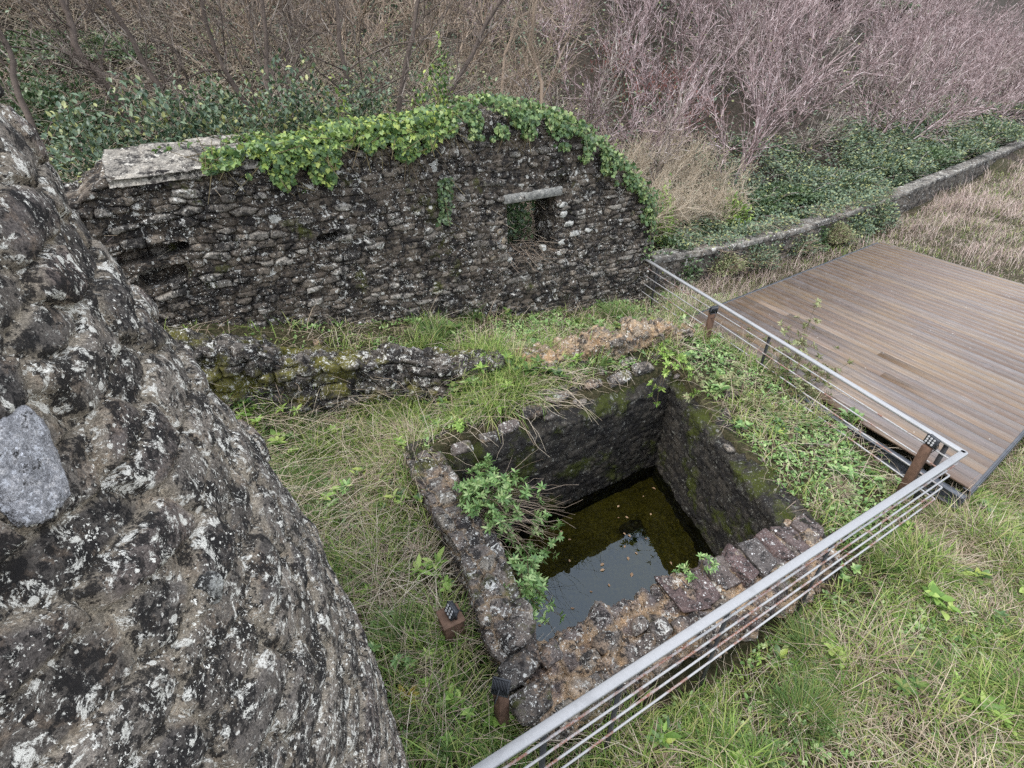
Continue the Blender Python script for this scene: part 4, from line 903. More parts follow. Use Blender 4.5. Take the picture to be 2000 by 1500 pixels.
# ---- leafy mounds: brambles
def mound(name, label, c, r, n, mat, tpl, size, group=None, cat='bush', canes=14, stemmat=None):
    n = int(n * 3.2); size = size * 1.2
    t = tag(empty(name, c), label, cat, group); m = MB()
    d = rng.normal(0, 1, (n, 3)); d[:, 2] = np.abs(d[:, 2]) * .9; d = unit(d); k = rng.random(n) ** .33
    f = .55 + .9 * fbm(d[:, 0] * 2.2 + c[0], d[:, 1] * 2.2 + c[1], d[:, 2] * 2.2, 3, 5)
    p = np.asarray(c) + d * k[:, None] * f[:, None] * np.asarray(r)
    ax = d + rng.normal(0, .7, (n, 3)); leaves(m, p, ax, d * .4 + [0, 0, .9] + rng.normal(0, .3, (n, 3)), rng.uniform(.65, 1.25, n) * size, tpl); m.build('leaves', mat, t)
    m = MB(); dd = unit(np.stack([rng.normal(0, 1, canes), rng.normal(0, 1, canes), rng.uniform(.4, 1.4, canes)], 1)); 
    b = np.asarray(c) + rng.normal(0, .1, (canes, 3)) * [1, 1, 0]
    for i in range(5):
        g = lambda k: b + dd * np.asarray(r) * k * 1.15 * [1, 1, 1] - np.array([0, 0, .25]) * np.asarray(r) * (k ** 2)
        segs(m, g(i / 5), g((i + 1) / 5), .009 - .0012 * i, .009 - .0012 * (i + 1), 4, rng.random(canes))
    m.build('stems', stemmat or M['stem'], t); return t
def hillz(x, y): return float(ground(np.array(x), np.array(y)))
def mound_at(u, v, q, r, n, label, mat='bramble', name='bramble_bush', tpl=OVAL, size=.07, group=None, **k):
    """a mound whose crown shows at pixel (u, v), standing at distance q behind the wall line"""
    d = ray(u, v); t = (q + WO @ WN) / (d[0] * WN[0] + d[1] * WN[1]); x, y = d[0] * t, d[1] * t; z = hillz(x, y); zc = H + d[2] * t
    return mound(name, label, (x, y, z - .05), (r, r * .9, max(.35, zc - z)), n, M[mat], tpl, size, group, **k)
GB = 'brambles behind the tall wall'
for (u, v, q, r, n, lab, mat) in ((150, 215, 1.3, .8, 1300, 'low bramble bush behind the wall\'s left end, nearest the tower', 'bramble'), (300, 160, 1.6, .8, 1800, 'rounded bramble bush standing just behind the cement slab', 'bramble'), (420, 180, 1.5, .8, 1500, 'bluish green bramble bush between the slab bush and the hanging ivy', 'bramble'),
    (540, 140, 1.8, .85, 1700, 'bramble bush rising behind the hanging ivy curtain', 'bramble'), (610, 128, 1.9, .75, 1500, 'taller bramble bush with arching sprays behind the ivy', 'bramble'), (700, 105, 2.1, .65, 1500, 'tallest bramble bush behind the wall\'s middle', 'bramble'), (800, 155, 1.5, .6, 1300, 'bright ivy bush behind the yellow-green ivy mat', 'ivyleaf'), (852, 118, 1.5, .4, 1200, 'upright ivy spire on top of the wall', 'ivyleaf'), (680, 185, 1.3, .6, 1100, 'ivy bush low behind the middle of the wall', 'ivyleaf'), (960, 190, 1.4, .6, 900, 'dark ivy bush behind the wall\'s highest point', 'ivydark'),
    (200, 290, 1.0, .5, 500, 'small yellowing bramble at the outer left end of the wall', 'bramble'), (60, 130, 4.0, 1.2, 1500, 'big dark evergreen bush at the far left', 'ivydark'), (120, 60, 7, 1.6, 1800, 'dark leafy bush up the slope at the left', 'ivydark'), (420, 150, 4, .8, 900, 'dark leafy bush under the leaning trees', 'ivydark')):
    mound_at(u, v, q, r, n, lab, mat, group=GB)
GC = 'brambles along the boundary wall'
bl_ = [(1330, 458, .9, .5, 600), (1400, 452, 1.0, .6, 800), (1480, 436, 1.1, .7, 1000), (1560, 420, 1.2, .8, 1200), (1640, 392, 1.3, .9, 1300), (1700, 372, 1.5, .9, 1200), (1520, 372, 2.6, 1.0, 1300), (1620, 340, 3.0, 1.1, 1300), (1700, 318, 3.5, 1.2, 1300), (1790, 292, 4.0, 1.2, 1200), (1860, 262, 4.6, 1.3, 1200), (1930, 232, 5.5, 1.5, 1200), (1460, 395, 2.4, .8, 900), (1830, 222, 8.5, 1.6, 1200), (1960, 200, 8.5, 1.6, 1200), (1700, 20, 22, 2.4, 1500), (1790, 30, 24, 2.2, 1500), (1610, 0, 21, 2.0, 1200)]
for i, (u, v, q, r, n) in enumerate(bl_):
    r *= 1.35; n = int(n * 1.5)
    mound_at(u, v, q, r, n, 'dark green bramble bush spilling over the boundary wall' if i < 6 else 'dark bramble bush on the slope behind the boundary wall', 'bramble' if i % 3 else 'ivydark', group=GC if i < 6 else 'bushes on the slope behind the boundary wall', size=.07 + .004 * q)
bb = np.array([P(1285, 500, .74), P(1420, 474, .74), P(1560, 440, .74), P(1690, 404, .75), P(1750, 382, .78)]); n = 9000; tt = rng.random(n) * 4 * .999; i_ = tt.astype(int); f_ = (tt - i_)[:, None]
pb = bb[i_] * (1 - f_) + bb[i_ + 1] * f_; ac = rng.uniform(-.12, .7, n); nv = np.array([-.45, .89]); pb[:, :2] += ac[:, None] * nv; pb[:, 2] += np.where(ac < 0, -rng.random(n) ** 1.3 * .55, rng.random(n) ** 2 * .3)
pb = pb[fbm(pb[:, 0] * 1.1, pb[:, 1] * 1.1, pb[:, 2] * 2, seed=87, o=3) > .44]
tb = tag(empty('bramble_mat', bb[0]), 'bramble and ivy mat sprawling over the near half of the boundary wall', 'bramble'); mbm = MB(); leaves(mbm, pb, rng.normal(0, 1, pb.shape), np.array([[-.1, -.4, 1.]]) + rng.normal(0, .4, pb.shape), rng.uniform(.04, .1, len(pb)), OVAL); mbm.build('leaves', M['bramble'], tb)
ks = rng.integers(0, len(pb), 260); mbm = MB(); arcs(mbm, pb[ks], rng.uniform(.3, .9, 260), .005, rng.normal(-1.2, .9, 260), rng.uniform(-.5, .5, 260), 5); mbm.build('stems', M['tantwig'], tb)
# front-face brambles hanging over the boundary wall towards the deck
for i, (u, v, z) in enumerate(((1330, 520, .1), (1400, 520, .1), (1470, 508, .1), (1550, 482, .1), (1620, 462, .1))):
    p = P(u, v, z); mound('dry_bramble', 'tangled half-dry bramble at the foot of the boundary wall beside the deck', (p[0], p[1], 0), (.75, .5, .6), 650, M['palebush'] if i % 3 == 1 else M['bramble'], OVAL, .05, 'dry brambles at the foot of the boundary wall', canes=150, stemmat=M['tantwig'])
p = P(1440, 380, 1.0)
mound_at(1440, 375, 1.7, .5, 260, 'yellow-green sapling among the dry canes right of the wall', 'bright', 'sapling', LANCE, .11)
mound_at(1310, 350, 1.5, .35, 160, 'pale yellow-green bush close against the wall\'s right edge', 'bright', 'bush', LANCE, .09)

# ---- bare shrubs
def grow(h, nst, lean, tw, seed, spread=.9, bias=(0, 0)):
    r = np.random.default_rng(seed); S0, S1, R0, R1 = [], [], [], []
    def line(p, d, L, n, r0, r1, wob, lift):
        pts = [p]; 
        for i in range(n):
            d = unit(d + r.normal(0, wob, 3) + np.array([0, 0, lift])); pts.append(pts[-1] + d * L / n)
        for i in range(n):
            S0.append(pts[i]); S1.append(pts[i + 1]); R0.append(r0 + (r1 - r0) * i / n); R1.append(r0 + (r1 - r0) * (i + 1) / n)
        return pts
    for k in range(nst):
        a = r.random() * 6.28; ln = lean * (.3 + r.random()); d = unit(np.array([math.cos(a) * ln + bias[0], math.sin(a) * ln + bias[1], 1.])); L = h * (.75 + .4 * r.random())
        st = line(np.array([math.cos(a), math.sin(a), 0]) * .12 * r.random() - [0, 0, .1], d, L, 9, .017, .006, .1, .0)
        for i in range(2, 10):
            for _ in range(2):
                dd = unit(st[i] - st[i - 1]); nd = unit(dd + r.normal(0, .55 * spread, 3)); bl2 = L * (.24 + .3 * r.random()) * (1.1 - i * .05)
                br = line(st[i], nd, bl2, 5, .0085, .0042, .13, .05)
                for j in range(1, 6):
                    for _ in range(tw):
                        if r.random() < .8:
                            d2 = unit(unit(br[j] - br[j - 1]) + r.normal(0, .5, 3)); line(br[j], d2, bl2 * (.2 + .35 * r.random()), 2, .0048, .0028, .12, .05)
    return np.array(S0), np.array(S1), np.array(R0), np.array(R1)
def shrub_proto(name, mat, h, nst, lean, tw, seed, bias=(0, 0), thick=1.):
    a, b, c, d = grow(h, nst, lean, tw, seed, bias=bias); m = MB(); segs(m, a, b, c * thick, d * thick, 3, np.clip(rng.normal(.5, .25, len(a)), 0, 1)); o = m.build(name, mat); COL.objects.unlink(o); return o
PA = [shrub_proto('bare_shrub', M['greytwig' if i == 4 else 'pinktwig'], 2.3 + .3 * (i % 3), 6, .8, 1, 300 + i, (.25 if i % 2 else -.1, 0), 1.55) for i in range(6)]
PB = [shrub_proto('bare_shrub', M['tantwig'], 1.9 + .3 * (i % 3), 6, .9, 1, 320 + i, (0, 0), 1.45) for i in range(4)]
PC = [shrub_proto('dry_cane_clump', M['whitetwig'], 1.2 + .2 * (i % 2), 9, .55, 1, 340 + i, thick=.75) for i in range(3)]
def put(proto, x, y, sc, label, cat, group):
    o = proto.copy(); COL.objects.link(o); o.location = (x, y, hillz(x, y) - .05); o.scale = (sc, sc, sc * rng.uniform(.85, 1.1)); o.rotation_euler = (rng.normal(0, .08), rng.normal(0, .08), rng.random() * 6.28 if proto not in PA else rng.normal(0, .9)); return tag(o, label, cat, group)
def poisson(n, s0, s1, qa, qb, dmin, mx):
    out_ = []
    for _ in range(n):
        s = rng.uniform(s0, s1); q = q0(s) + qa + (qb - qa) * rng.random() ** 1.2; x, y = xy(s, q); z = hillz(x, y)
        u, v, d = proj(np.array([x, y, z + 1.])); 
        if not (-120 < u < 2150 and -140 < v < 640 and d > 0): continue
        dm_ = dmin * (1 + max(0, d - 12) * .035)
        if all((x - a) ** 2 + (y - b) ** 2 > dm_ ** 2 for a, b, _, _ in out_): out_.append((x, y, d, u))
        if len(out_) >= mx: break
    return out_
for k, (x, y, d, u) in enumerate(poisson(9000, 1.5, 70, 1.6, 34, 1.12, 140)):
    put(PA[k % 6], x, y, (.9 + .25 * rng.random()) * (1 + max(0, d - 15) * .012), 'bare grey to pinkish shrub in the thicket on the slope behind the boundary wall', 'shrub', 'bare shrubs behind the boundary wall')
for k, (x, y, d, u) in enumerate(poisson(5000, -24, 2.2, 6, 26, 1.5, 48)):
    put(PB[k % 4], x, y, .95 + .3 * rng.random(), 'bare tan-stemmed shrub in the thicket up the slope behind the tall wall', 'shrub', 'bare shrubs behind the tall wall')
for k, (x, y, d, u) in enumerate(poisson(900, .6, 5.5, .35, 2.6, .5, 20)):
    put(PC[k % 3], x, y, .9 + .3 * rng.random(), 'clump of bleached dry canes between the tall wall and the brambles', 'dry canes', 'dry cane clumps beside the tall wall')
# hanging red dead leaves
m = MB(); c_ = [xy(4.5, 6.0), xy(6.5, 6.5), xy(6.0, 4.6), xy(5., 8)]
for x, y in c_:
    n = 260; z = hillz(x, y) + 1.5; p = np.stack([rng.normal(x, .45, n), rng.normal(y, .45, n), rng.normal(z, .3, n)], 1); leaves(m, p, np.array([[0, 0, -1.]]) + rng.normal(0, .3, (n, 3)), rng.normal(0, 1, (n, 3)), rng.uniform(.06, .11, n), LANCE)
tag(m.build('red_dead_foliage', M['redleaf']), 'dry dark red leaves still hanging among the pinkish bare shrubs', 'dead leaves', kind='stuff')
# tangled low growth that reads as one mass
um, tm = MB(), MB()
def hillpts(n, s0, s1, qa, qb):
    s = rng.uniform(s0, s1, n); q = q0(s) + qa + (qb - qa) * rng.random(n) ** 1.5; x, y = xy(s, q); p = np.stack([x, y, ground(x, y)], 1); return p[in_view(p, 60)]
p = hillpts(120000, -25, 60, .1, 30); d_ = proj(p)[2]; p = keep(p, (.02 + .98 * clump(p[:, 0], p[:, 1], .5, .42, .58, 91)) * np.clip(14 / d_, .3, 1)); d_ = proj(p)[2]
p[:, 2] += rng.random(len(p)) ** 1.5 * .8; ax = rng.normal(0, 1, p.shape); ax[:, 2] = np.abs(ax[:, 2]) * .3; leaves(um, p, ax, np.array([[0, 0, 1.]]) + rng.normal(0, .5, p.shape), rng.uniform(.05, .1, len(p)) * np.clip(d_ / 13, .8, 2.), OVAL)
p = hillpts(6500, -25, 60, .2, 32); d_ = proj(p)[2]; arcs(tm, p, rng.uniform(.5, 1.5, len(p)), .006, rng.random(len(p)) * 6.28, rng.uniform(.4, 1.8, len(p)), 4, .8)
p = hillpts(14000, -22, 3, .6, 8); arcs(tm2 := MB(), p, rng.uniform(.4, 1.8, len(p)), .0055, rng.random(len(p)) * 6.28, rng.uniform(.3, 1.7, len(p)), 5, .9); tag(tm2.build('dry_vine_tangle', M['whitetwig']), kind='stuff')
p = hillpts(50000, -26, 4, 1.5, 14); p = keep(p, .06 + .94 * clump(p[:, 0], p[:, 1], .8, .42, .58, 95)); p[:, 2] += rng.random(len(p)) ** 1.4 * 1.1; ax = rng.normal(0, 1, p.shape); leaves(um, p, ax, np.array([[0, 0, 1.]]) + rng.normal(0, .6, p.shape), rng.uniform(.05, .1, len(p)) * np.clip(proj(p)[2] / 12, .8, 2), OVAL)
p = hillpts(90000, 0, 34, .05, 3.5); p = keep(p, .15 + .85 * clump(p[:, 0], p[:, 1], .9, .36, .55, 93)); p[:, 2] += rng.random(len(p)) * .5; ax = rng.normal(0, 1, p.shape); ax[:, 2] = np.abs(ax[:, 2]) * .3; leaves(um, p, ax, np.array([[0, 0, 1.]]) + rng.normal(0, .4, p.shape), rng.uniform(.04, .085, len(p)) * np.clip(proj(p)[2] / 13, .8, 2), OVAL)
tag(um.build('undergrowth', M['bramble']), kind='stuff'); tag(tm.build('dead_twig_tangle', M['pinktwig']), kind='stuff')

# ---- leaning bare trees on the slope behind the wall
def tree(label, u0, v0, u1, v1, r0, ext, seed, mat='darkbark'):
    r = np.random.default_rng(seed); qq = 2.6 + 1.4 * r.random()
    def at(u, v, q):
        d = ray(u, v); t = (q + WO @ WN) / (d[0] * WN[0] + d[1] * WN[1]); return np.array([d[0] * t, d[1] * t, H + d[2] * t])
    b = at(u0, v0, qq); tip = at(u1, v1, qq + .3); b = b + (b - tip) * max(0, (b[2] - hillz(b[0], b[1])) / (tip[2] - b[2] + 1e-6)); b[2] = hillz(b[0], b[1]); tip = b + (tip - b) * ext
    t_ = tag(empty('bare_tree', b), label, 'tree', 'leaning bare trees above the tall wall'); L = np.linalg.norm(tip - b)
    k = np.linspace(0, 1, 14); wob = np.cumsum(r.normal(0, .025 * L, (14, 3)), 0) * k[:, None]; bow = np.sin(k * math.pi)[:, None] * r.normal(0, .05 * L, 3)
    pts = b + (tip - b) * k[:, None] + wob + bow - [0, 0, .1]; m = MB(); polytube(m, pts, r0 * 1.1 * (1 - .62 * k), 8, .35 + .3 * k.repeat(8)[:14 * 8] * 0 + .1); m.build('trunk', M[mat], t_)
    S0, S1, A, B = [], [], [], []
    def br(p, d, L, n, ra, lev):
        for i in range(n):
            d = unit(d + r.normal(0, .16, 3) + [0, 0, .05]); q = p + d * L / n; S0.append(p); S1.append(q); A.append(ra * (1 - .7 * i / n)); B.append(ra * (1 - .7 * (i + 1) / n)); p = q
            if lev > 0:
                for _ in range(2):
                    if r.random() < .75: br(p, unit(d + r.normal(0, .6, 3)), L * (.3 + .3 * r.random()), max(2, n - 2), ra * .5 * (1 - .4 * i / n), lev - 1)
    for i in range(4, 14):
        for _ in range(2 if i > 6 else 1): br(pts[i], unit(unit(pts[i] - pts[i - 1]) + r.normal(0, .65, 3)), L * (.22 + .25 * r.random()), 6, r0 * (.4 - .02 * i), 2)
    m = MB(); segs(m, S0, S1, A, B, 4, np.clip(r.normal(.55, .25, len(S0)), 0, 1)); m.build('branches', M[mat], t_)
for a in (('thick leaning tree rooted behind the left bramble bushes', 245, 172, 150, 10, .085, 1.3, 1), ('dark tree leaning left above the cement slab', 370, 150, 268, 5, .06, 1.3, 2), ('slender dark tree left of the twin trunks', 462, 118, 415, 0, .055, 1.35, 3), ('nearer of two twin trunks above the hanging ivy', 566, 112, 540, 0, .055, 1.4, 4), ('straighter of two twin trunks above the hanging ivy', 606, 108, 598, 0, .045, 1.4, 5), ('dark forked tree above the middle of the wall', 648, 110, 620, 0, .06, 1.4, 6), ('grey upright trunk behind the tallest bramble bush', 757, 150, 766, 20, .06, 1.5, 7), ('dark tree leaning right above the ivy spire', 862, 150, 895, 10, .06, 1.4, 8), ('tree at the far left edge behind the tower', 60, 150, 20, 20, .05, 1.3, 9), ('thin pale-barked trunk over the wall\'s highest point', 985, 150, 1010, 20, .04, 1.4, 11, 'tantwig'), ('pale multi-branched tree where the pink thicket begins', 1108, 215, 1112, 60, .05, 1.5, 12, 'tantwig'), ('low limb sweeping left towards the tower', 240, 178, 20, 160, .045, 1.2, 13)):
    tree(*a[:7], a[7] + 500, *(a[8:] or ('darkbark',)))

# ---- shrubs and plants round the tank
def leafy(name, label, base, tips, mat, tpl, size, per=7, sag=.12, twig=.006, group=None, stemmat='stem', side=4):
    base = np.asarray(base, float); t = tag(empty(name, base), label, 'shrub', group); m, ml = MB(), MB()
    for tip in tips:
        tip = np.asarray(tip, float); b = base + rng.normal(0, .08, 3) * [1, 1, .3]; L = np.linalg.norm(tip - b); k = np.linspace(0, 1, 9)[:, None]
        pts = b + (tip - b) * k + np.array([0, 0, 1]) * np.sin(k * math.pi) * sag * L + np.cumsum(rng.normal(0, .018 * L, (9, 3)), 0) * k
        segs(m, pts[:-1], pts[1:], twig * (1 - .6 * k[:-1, 0]), twig * (1 - .6 * k[1:, 0]), 4, rng.random())
        ends = [(pts[-1], pts[-1] - pts[-2])]
        for _ in range(side):
            i = rng.integers(3, 9); q = pts[i] + rng.normal(0, .1, 3) * max(.5, min(1.3, L)) + [0, 0, .05]; segs(m, [pts[i]], [q], twig * .5, twig * .3, 4, rng.random()); ends.append((q, q - pts[i]))
        for q, d in ends:
            d = unit(np.asarray(d, float) + [0, 0, .05]); n = per + rng.integers(0, 3); a = np.arange(n) * 2.4 + rng.random() * 6
            e1 = unit(np.cross(d, [.3, .5, .8])); e2 = np.cross(d, e1); rr = np.cos(a)[:, None] * e1 + np.sin(a)[:, None] * e2; ax = rr * 1. + d * rng.uniform(.15, .8, (n, 1)); leaves(ml, q - d * rng.uniform(0, .05, (n, 1)), ax, d - rr * .3 + [0, 0, .3], rng.uniform(.7, 1.15, n) * size, tpl)
    m.build('branches', M[stemmat], t); ml.build('leaves', M[mat], t); return t
T = lambda *a: [P(u, v, z) for u, v, z in a]
leafy('leafy_shrub', 'glossy green shrub leaning out over the tank from its left wall', P(905, 985, .35), T((955, 915, .75), (975, 930, .7), (1000, 935, .65), (1030, 950, .55), (1045, 975, .45), (985, 970, .6), (930, 960, .6), (905, 945, .55), (1010, 1000, .3), (1060, 1010, .2), (1080, 1020, .1), (1035, 1060, .0), (1000, 1055, .2), (1085, 1075, -.2), (1060, 1100, -.2), (1020, 1110, .1), (960, 1000, .5), (945, 905, .6), (960, 940, .7), (1015, 960, .55), (1050, 1000, .4), (935, 930, .75), (1075, 1050, .0), (990, 1035, .3), (920, 1000, .5)), 'shrubleaf', LANCE, .085, 7, side=7)
leafy('leafy_shrub', 'trailing green shrub down the inside of the tank\'s left corner', P(1000, 1100, .3), T((1040, 1110, .1), (1065, 1135, .0), (1030, 1160, .1), (1050, 1185, .1), (1035, 1205, .2), (1070, 1150, -.1), (1085, 1225, .1), (1050, 1235, .25), (1095, 1210, .0), (1030, 1130, .2), (1055, 1160, .0), (1075, 1190, -.1), (1020, 1185, .3)), 'shrubleaf', LANCE, .08, 6, side=6)
leafy('leafy_shrub', 'bright green hanging shrub at the tank\'s far right corner', P(1310, 690, .62), T((1290, 690, .8), (1305, 700, .7), (1325, 695, .75), (1300, 730, .5), (1285, 765, .35), (1275, 795, .25), (1345, 735, .55), (1360, 765, .5), (1270, 715, .6)), 'bright', LANCE, .085, 8)
leafy('leafy_shrub', 'small light green sprig on the front rim beside the coping bricks', P(1360, 1130, .2), T((1340, 1110, .4), (1365, 1085, .5), (1325, 1140, .3), (1380, 1080, .5), (1350, 1120, .35), (1395, 1095, .4)), 'shrubleaf', LANCE, .06, 6, side=2)
leafy('sprawling_shrub', 'sprawling pale-leaved shrub reaching through the railing onto the deck', P(1530, 770, .35), T((1585, 615, .75), (1555, 635, .7), (1530, 655, .65), (1500, 660, .6), (1600, 690, .6), (1640, 712, .5), (1660, 720, .5), (1560, 700, .6), (1480, 650, .55), (1620, 770, .5), (1580, 760, .5), (1590, 640, .72), (1570, 655, .68), (1620, 730, .5), (1545, 680, .6), (1500, 700, .6)), 'palebush', LANCE, .085, 9, .05, .007, side=7)
leafy('sprawling_shrub', 'low pale-leaved shrub trailing along the bank inside the far railing', P(1430, 760, .45), T((1380, 740, .55), (1400, 775, .5), (1450, 745, .6), (1480, 790, .55), (1520, 815, .5), (1560, 850, .45), (1440, 720, .55), (1350, 745, .5), (1340, 780, .45), (1600, 860, .4)), 'palebush', LANCE, .07, 9, .05, .006, side=7)
def plant(u, v, label, mat='bright', n=12, size=.13, tpl=LANCE, heads=3, spread=.12, group=None, name='leafy_plant', lift=0.):
    c = G(u, v, lift); t = tag(empty(name, c), label, 'plant', group); ml, ms = MB(), MB()
    for h in range(heads):
        q = c + np.append(rng.normal(0, spread, 2), rng.uniform(.04, .2)); segs(ms, [c - [0, 0, .03]], [q], .005, .004, 4, .5)
        a = np.arange(n) * 2.4 + rng.random() * 6; ax = np.stack([np.cos(a), np.sin(a), rng.uniform(-.1, .9, n)], 1); leaves(ml, np.tile(q, (n, 1)) + [0, 0, .01], ax, np.array([[0, 0, 1.]]) + ax * -.2, size * rng.uniform(.6, 1.1, n), tpl)
    ms.build('stem', M['stem'], t); ml.build('leaves', M[mat], t); return t
for a in ((680, 862, 'large yellow-green plant in the middle of the yard', 'bright', 12, .15, LANCE, 7, .2), (530, 818, 'green plant under the low broken wall near the tower', 'bright', 10, .13, LANCE, 5, .17), (620, 840, 'yellow-green plant left of the large one in the yard', 'bright', 10, .12, LANCE, 3, .12), (665, 985, 'upright light green plant in the yard near the tower', 'shrubleaf', 9, .12, LANCE, 3, .1),
          (975, 735, 'tall yellow-green plant on the bank above the tank', 'bright', 12, .14, LANCE, 6, .18), (1000, 765, 'yellow-green plant just below the tall one on the bank', 'bright', 12, .13, LANCE, 4, .13), (1045, 728, 'dense feathery green plant on the bank', 'lush', 34, .16, LANCE, 6, .15), (895, 755, 'mossy green plant left of the bank plants', 'lush', 26, .1, OVAL, 7, .17), (940, 690, 'small bright plant at the end of the low wall', 'bright', 10, .12, LANCE, 3, .12),
          (430, 710, 'pale green sprig against the low wall', 'shrubleaf', 9, .11, LANCE, 4, .14), (515, 685, 'green sprig growing on top of the low wall', 'shrubleaf', 9, .09, LANCE, 2, .06), (900, 840, 'light green plant at the tank\'s far left corner', 'bright', 10, .11, LANCE, 3, .1), (800, 890, 'yellowish plant in the grass left of the tank', 'bright', 9, .1, LANCE, 3, .12), (480, 790, 'dark green nettle at the low wall\'s foot', 'ivyleaf', 10, .12, OVAL, 3, .08), (810, 985, 'round-leaved plant beside the left tank wall', 'ivyleaf', 9, .1, OVAL, 2, .08),
          (765, 1290, 'green plant close to the tower foot', 'shrubleaf', 11, .1, LANCE, 4, .1), (850, 1275, 'light green plant left of the capped stump', 'bright', 9, .1, LANCE, 3, .09), (835, 1330, 'small green plant in the grass behind the near post', 'bright', 8, .08, LANCE, 3, .08), (905, 1450, 'yellowing plant at the bottom edge near the railing', 'bright', 8, .08, LANCE, 3, .08), (1860, 985, 'yellow-green plant under the railing corner', 'bright', 12, .09, OVAL, 5, .12), (1700, 960, 'green plant on the bank by the tall floodlight post', 'shrubleaf', 10, .08, OVAL, 4, .12), (1740, 1350, 'broad light green rosette in the field', 'lush', 14, .11, LANCE, 2, .06), (1650, 1130, 'green plant under the front railing', 'shrubleaf', 10, .08, OVAL, 4, .1), (1530, 850, 'dark green plant on the bank right of the tank', 'ivyleaf', 14, .09, LANCE, 5, .14), (1235, 1258, 'tiny green sprig on the front rim', 'bright', 8, .06, LANCE, 2, .04), (350, 540, 'green sprig growing from the hole in the tall wall', 'ivyleaf', 9, .1, LANCE, 4, .12)):
    plant(*a)
k = 0
while k < 46:
    u, v = (rng.uniform(930, 1330), rng.uniform(690, 860)) if k < 24 else ((rng.uniform(1330, 1640), rng.uniform(720, 1000)) if k < 38 else (rng.uniform(380, 880), rng.uniform(640, 800)))
    c = G(u, v)
    if pip(c[0], c[1], POOL) or sq(c[0], c[1])[1] > -.2 or c[2] < -.3: continue
    r_ = rng.uniform(.05, .13); a = rng.random() * 6.28; v_, f_ = blob_stone([0, 0, 0], np.array([math.cos(a), math.sin(a), .1]) * r_, np.array([-math.sin(a), math.cos(a), .2]) * r_ * .75, np.array([0, -.2, 1]) * r_ * .55, 400 + k, 18, .4)
    o = mesh('rubble_stone', v_, f_, M['ridge'] if rng.random() < .3 else M['rubble'], None, {'sid': np.full(len(v_), rng.random()), 'edge': np.full(len(v_), .6)}); o.location = c + [0, 0, r_ * .2]
    tag(o, 'rough broken stone half sunk in the overgrown bank', 'stone', 'broken stones scattered over the banks'); k += 1
for k in range(165):
    cnd, bx = ((yard, (-4, 1.2, 1.5, 7)), (bank, (-2, 5.2, 5, 10.5)), (field, (.5, 7.5, .5, 5)))[(0, 1, 2, 1, 0, 1)[k % 6]]
    p = scatter(400, *bx, cnd, 0)
    if len(p) == 0: continue
    p = p[rng.integers(len(p))]; t = tag(empty('broad_leaved_weed', p), 'small fresh green broad-leaved weed growing out of the rough grass', 'plant', 'young weeds scattered through the rough grass'); ml = MB()
    sz = rng.uniform(.06, .17); nh = rng.integers(1, 5); tp_ = LANCE if rng.random() < .6 else OVAL
    for h in range(nh):
        n = rng.integers(6, 13); qh = p + np.append(rng.normal(0, .06, 2), rng.uniform(.05, .2)); a = np.arange(n) * 2.4 + rng.random() * 6; ax = np.stack([np.cos(a), np.sin(a), rng.uniform(-.2, 1., n)], 1); leaves(ml, qh + rng.normal(0, .015, (n, 3)), ax, np.array([[0, 0, 1.]]) - .2 * ax + rng.normal(0, .2, (n, 3)), sz * rng.uniform(.5, 1.15, n), tp_)
    ml.build('leaves', M[('bright', 'shrubleaf', 'ivyleaf', 'lush')[k % 4]], t)
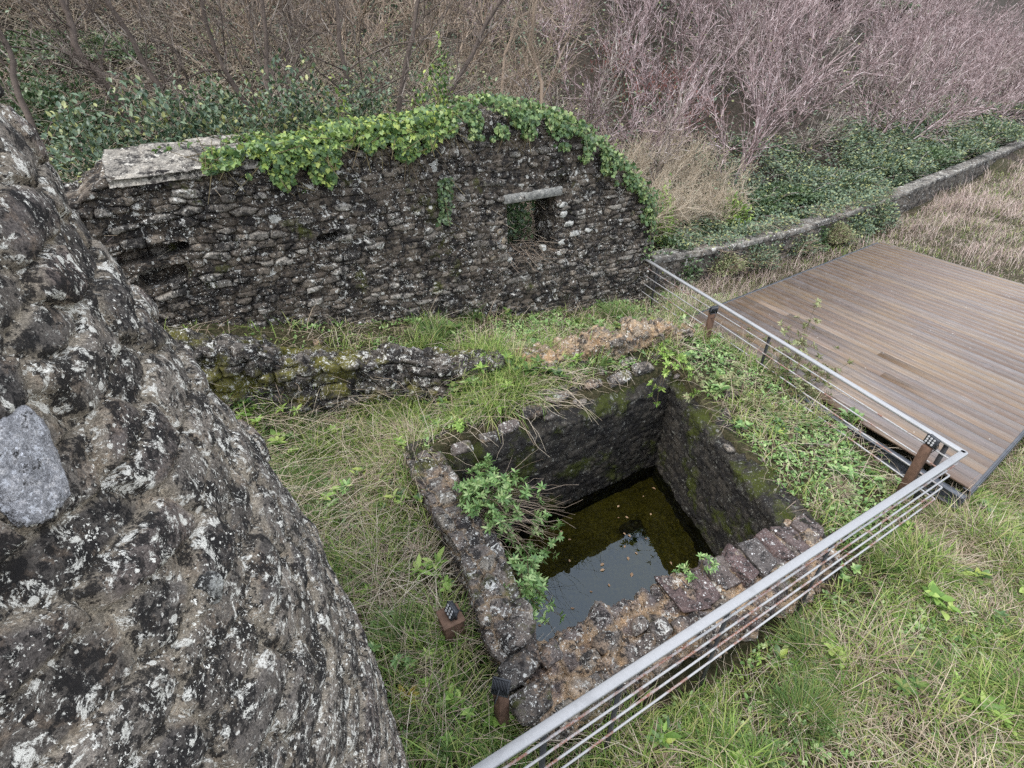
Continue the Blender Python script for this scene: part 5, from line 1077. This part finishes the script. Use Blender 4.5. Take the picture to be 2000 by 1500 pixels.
# yellow fern at the tower foot
c = G(795, 1375); t = tag(empty('fern', c), 'small yellow and orange fern frond at the tower foot', 'fern'); m = MB()
for a0 in (-.4, .3, .9, 2.2):
    k = np.linspace(.1, 1, 14); d = np.array([math.cos(a0), math.sin(a0), 0]); pts = c + k[:, None] * d * .15 + np.array([0, 0, 1]) * (.13 * np.sin(k * 2.2))[:, None]
    for sgn in (-1, 1): leaves(m, pts, np.cross(d, [0, 0, sgn]) + d * .5 + np.zeros((14, 1)), np.tile([0, 0, 1.], (14, 1)),   .05 * (1.1 - k), LANCE, .2 + .6 * rng.random())
m.build('frond', M['fern'], t)
# dead twigs tangled in the window
m = MB(); n = 80; s = rng.uniform(wl[0], wr[0] - .15, n); p = np.stack([*xy(s, rng.uniform(-.08, .3, n)), wb + rng.uniform(.0, .4, n)], 1); arcs(m, p, rng.uniform(.2, .8, n), .004, rng.normal(-1.0, 1.2, n), rng.uniform(-1.2, .5, n), 5)
tag(m.build('dead_vine', M['tantwig']), 'dry brown vine stems tangled in the window opening', 'vine')
# bare wiry twigs of the tank shrub
m = MB(); n = 90; p = P(930, 985, .35) + rng.normal(0, .12, (n, 3)) * [1, 1, .4]; arcs(m, p, rng.uniform(.4, 1.25, n), .0035, rng.normal(-.25, .5, n), rng.uniform(-.3, .45, n), 6)
tag(m.build('dead_shrub', M['tantwig']), 'bare wiry twigs sticking out over the water from the left wall', 'shrub')
# leaves floating on the water, a stone under it
inner = POOL.mean(0) + (POOL - POOL.mean(0)) * .9
lf = []
for k in range(46):
    for _ in range(50):
        x = rng.uniform(-.6, 3.1); y = rng.uniform(2.9, 7.0)
        if pip(np.array(x), np.array(y), inner): break
    m = MB(); a = rng.random() * 6.28; leaves(m, np.array([[0, 0, 0.]]), np.array([[math.cos(a), math.sin(a), 0.]]), np.array([[.08, .1, 1.]]), rng.uniform(.03, .08), OVAL)
    o = m.build('fallen_leaf', M['deadleaf']); o.location = (x, y, WZ + .006); tag(o, 'small brown dead leaf floating on the tank water', 'leaf', 'dead leaves floating on the water')
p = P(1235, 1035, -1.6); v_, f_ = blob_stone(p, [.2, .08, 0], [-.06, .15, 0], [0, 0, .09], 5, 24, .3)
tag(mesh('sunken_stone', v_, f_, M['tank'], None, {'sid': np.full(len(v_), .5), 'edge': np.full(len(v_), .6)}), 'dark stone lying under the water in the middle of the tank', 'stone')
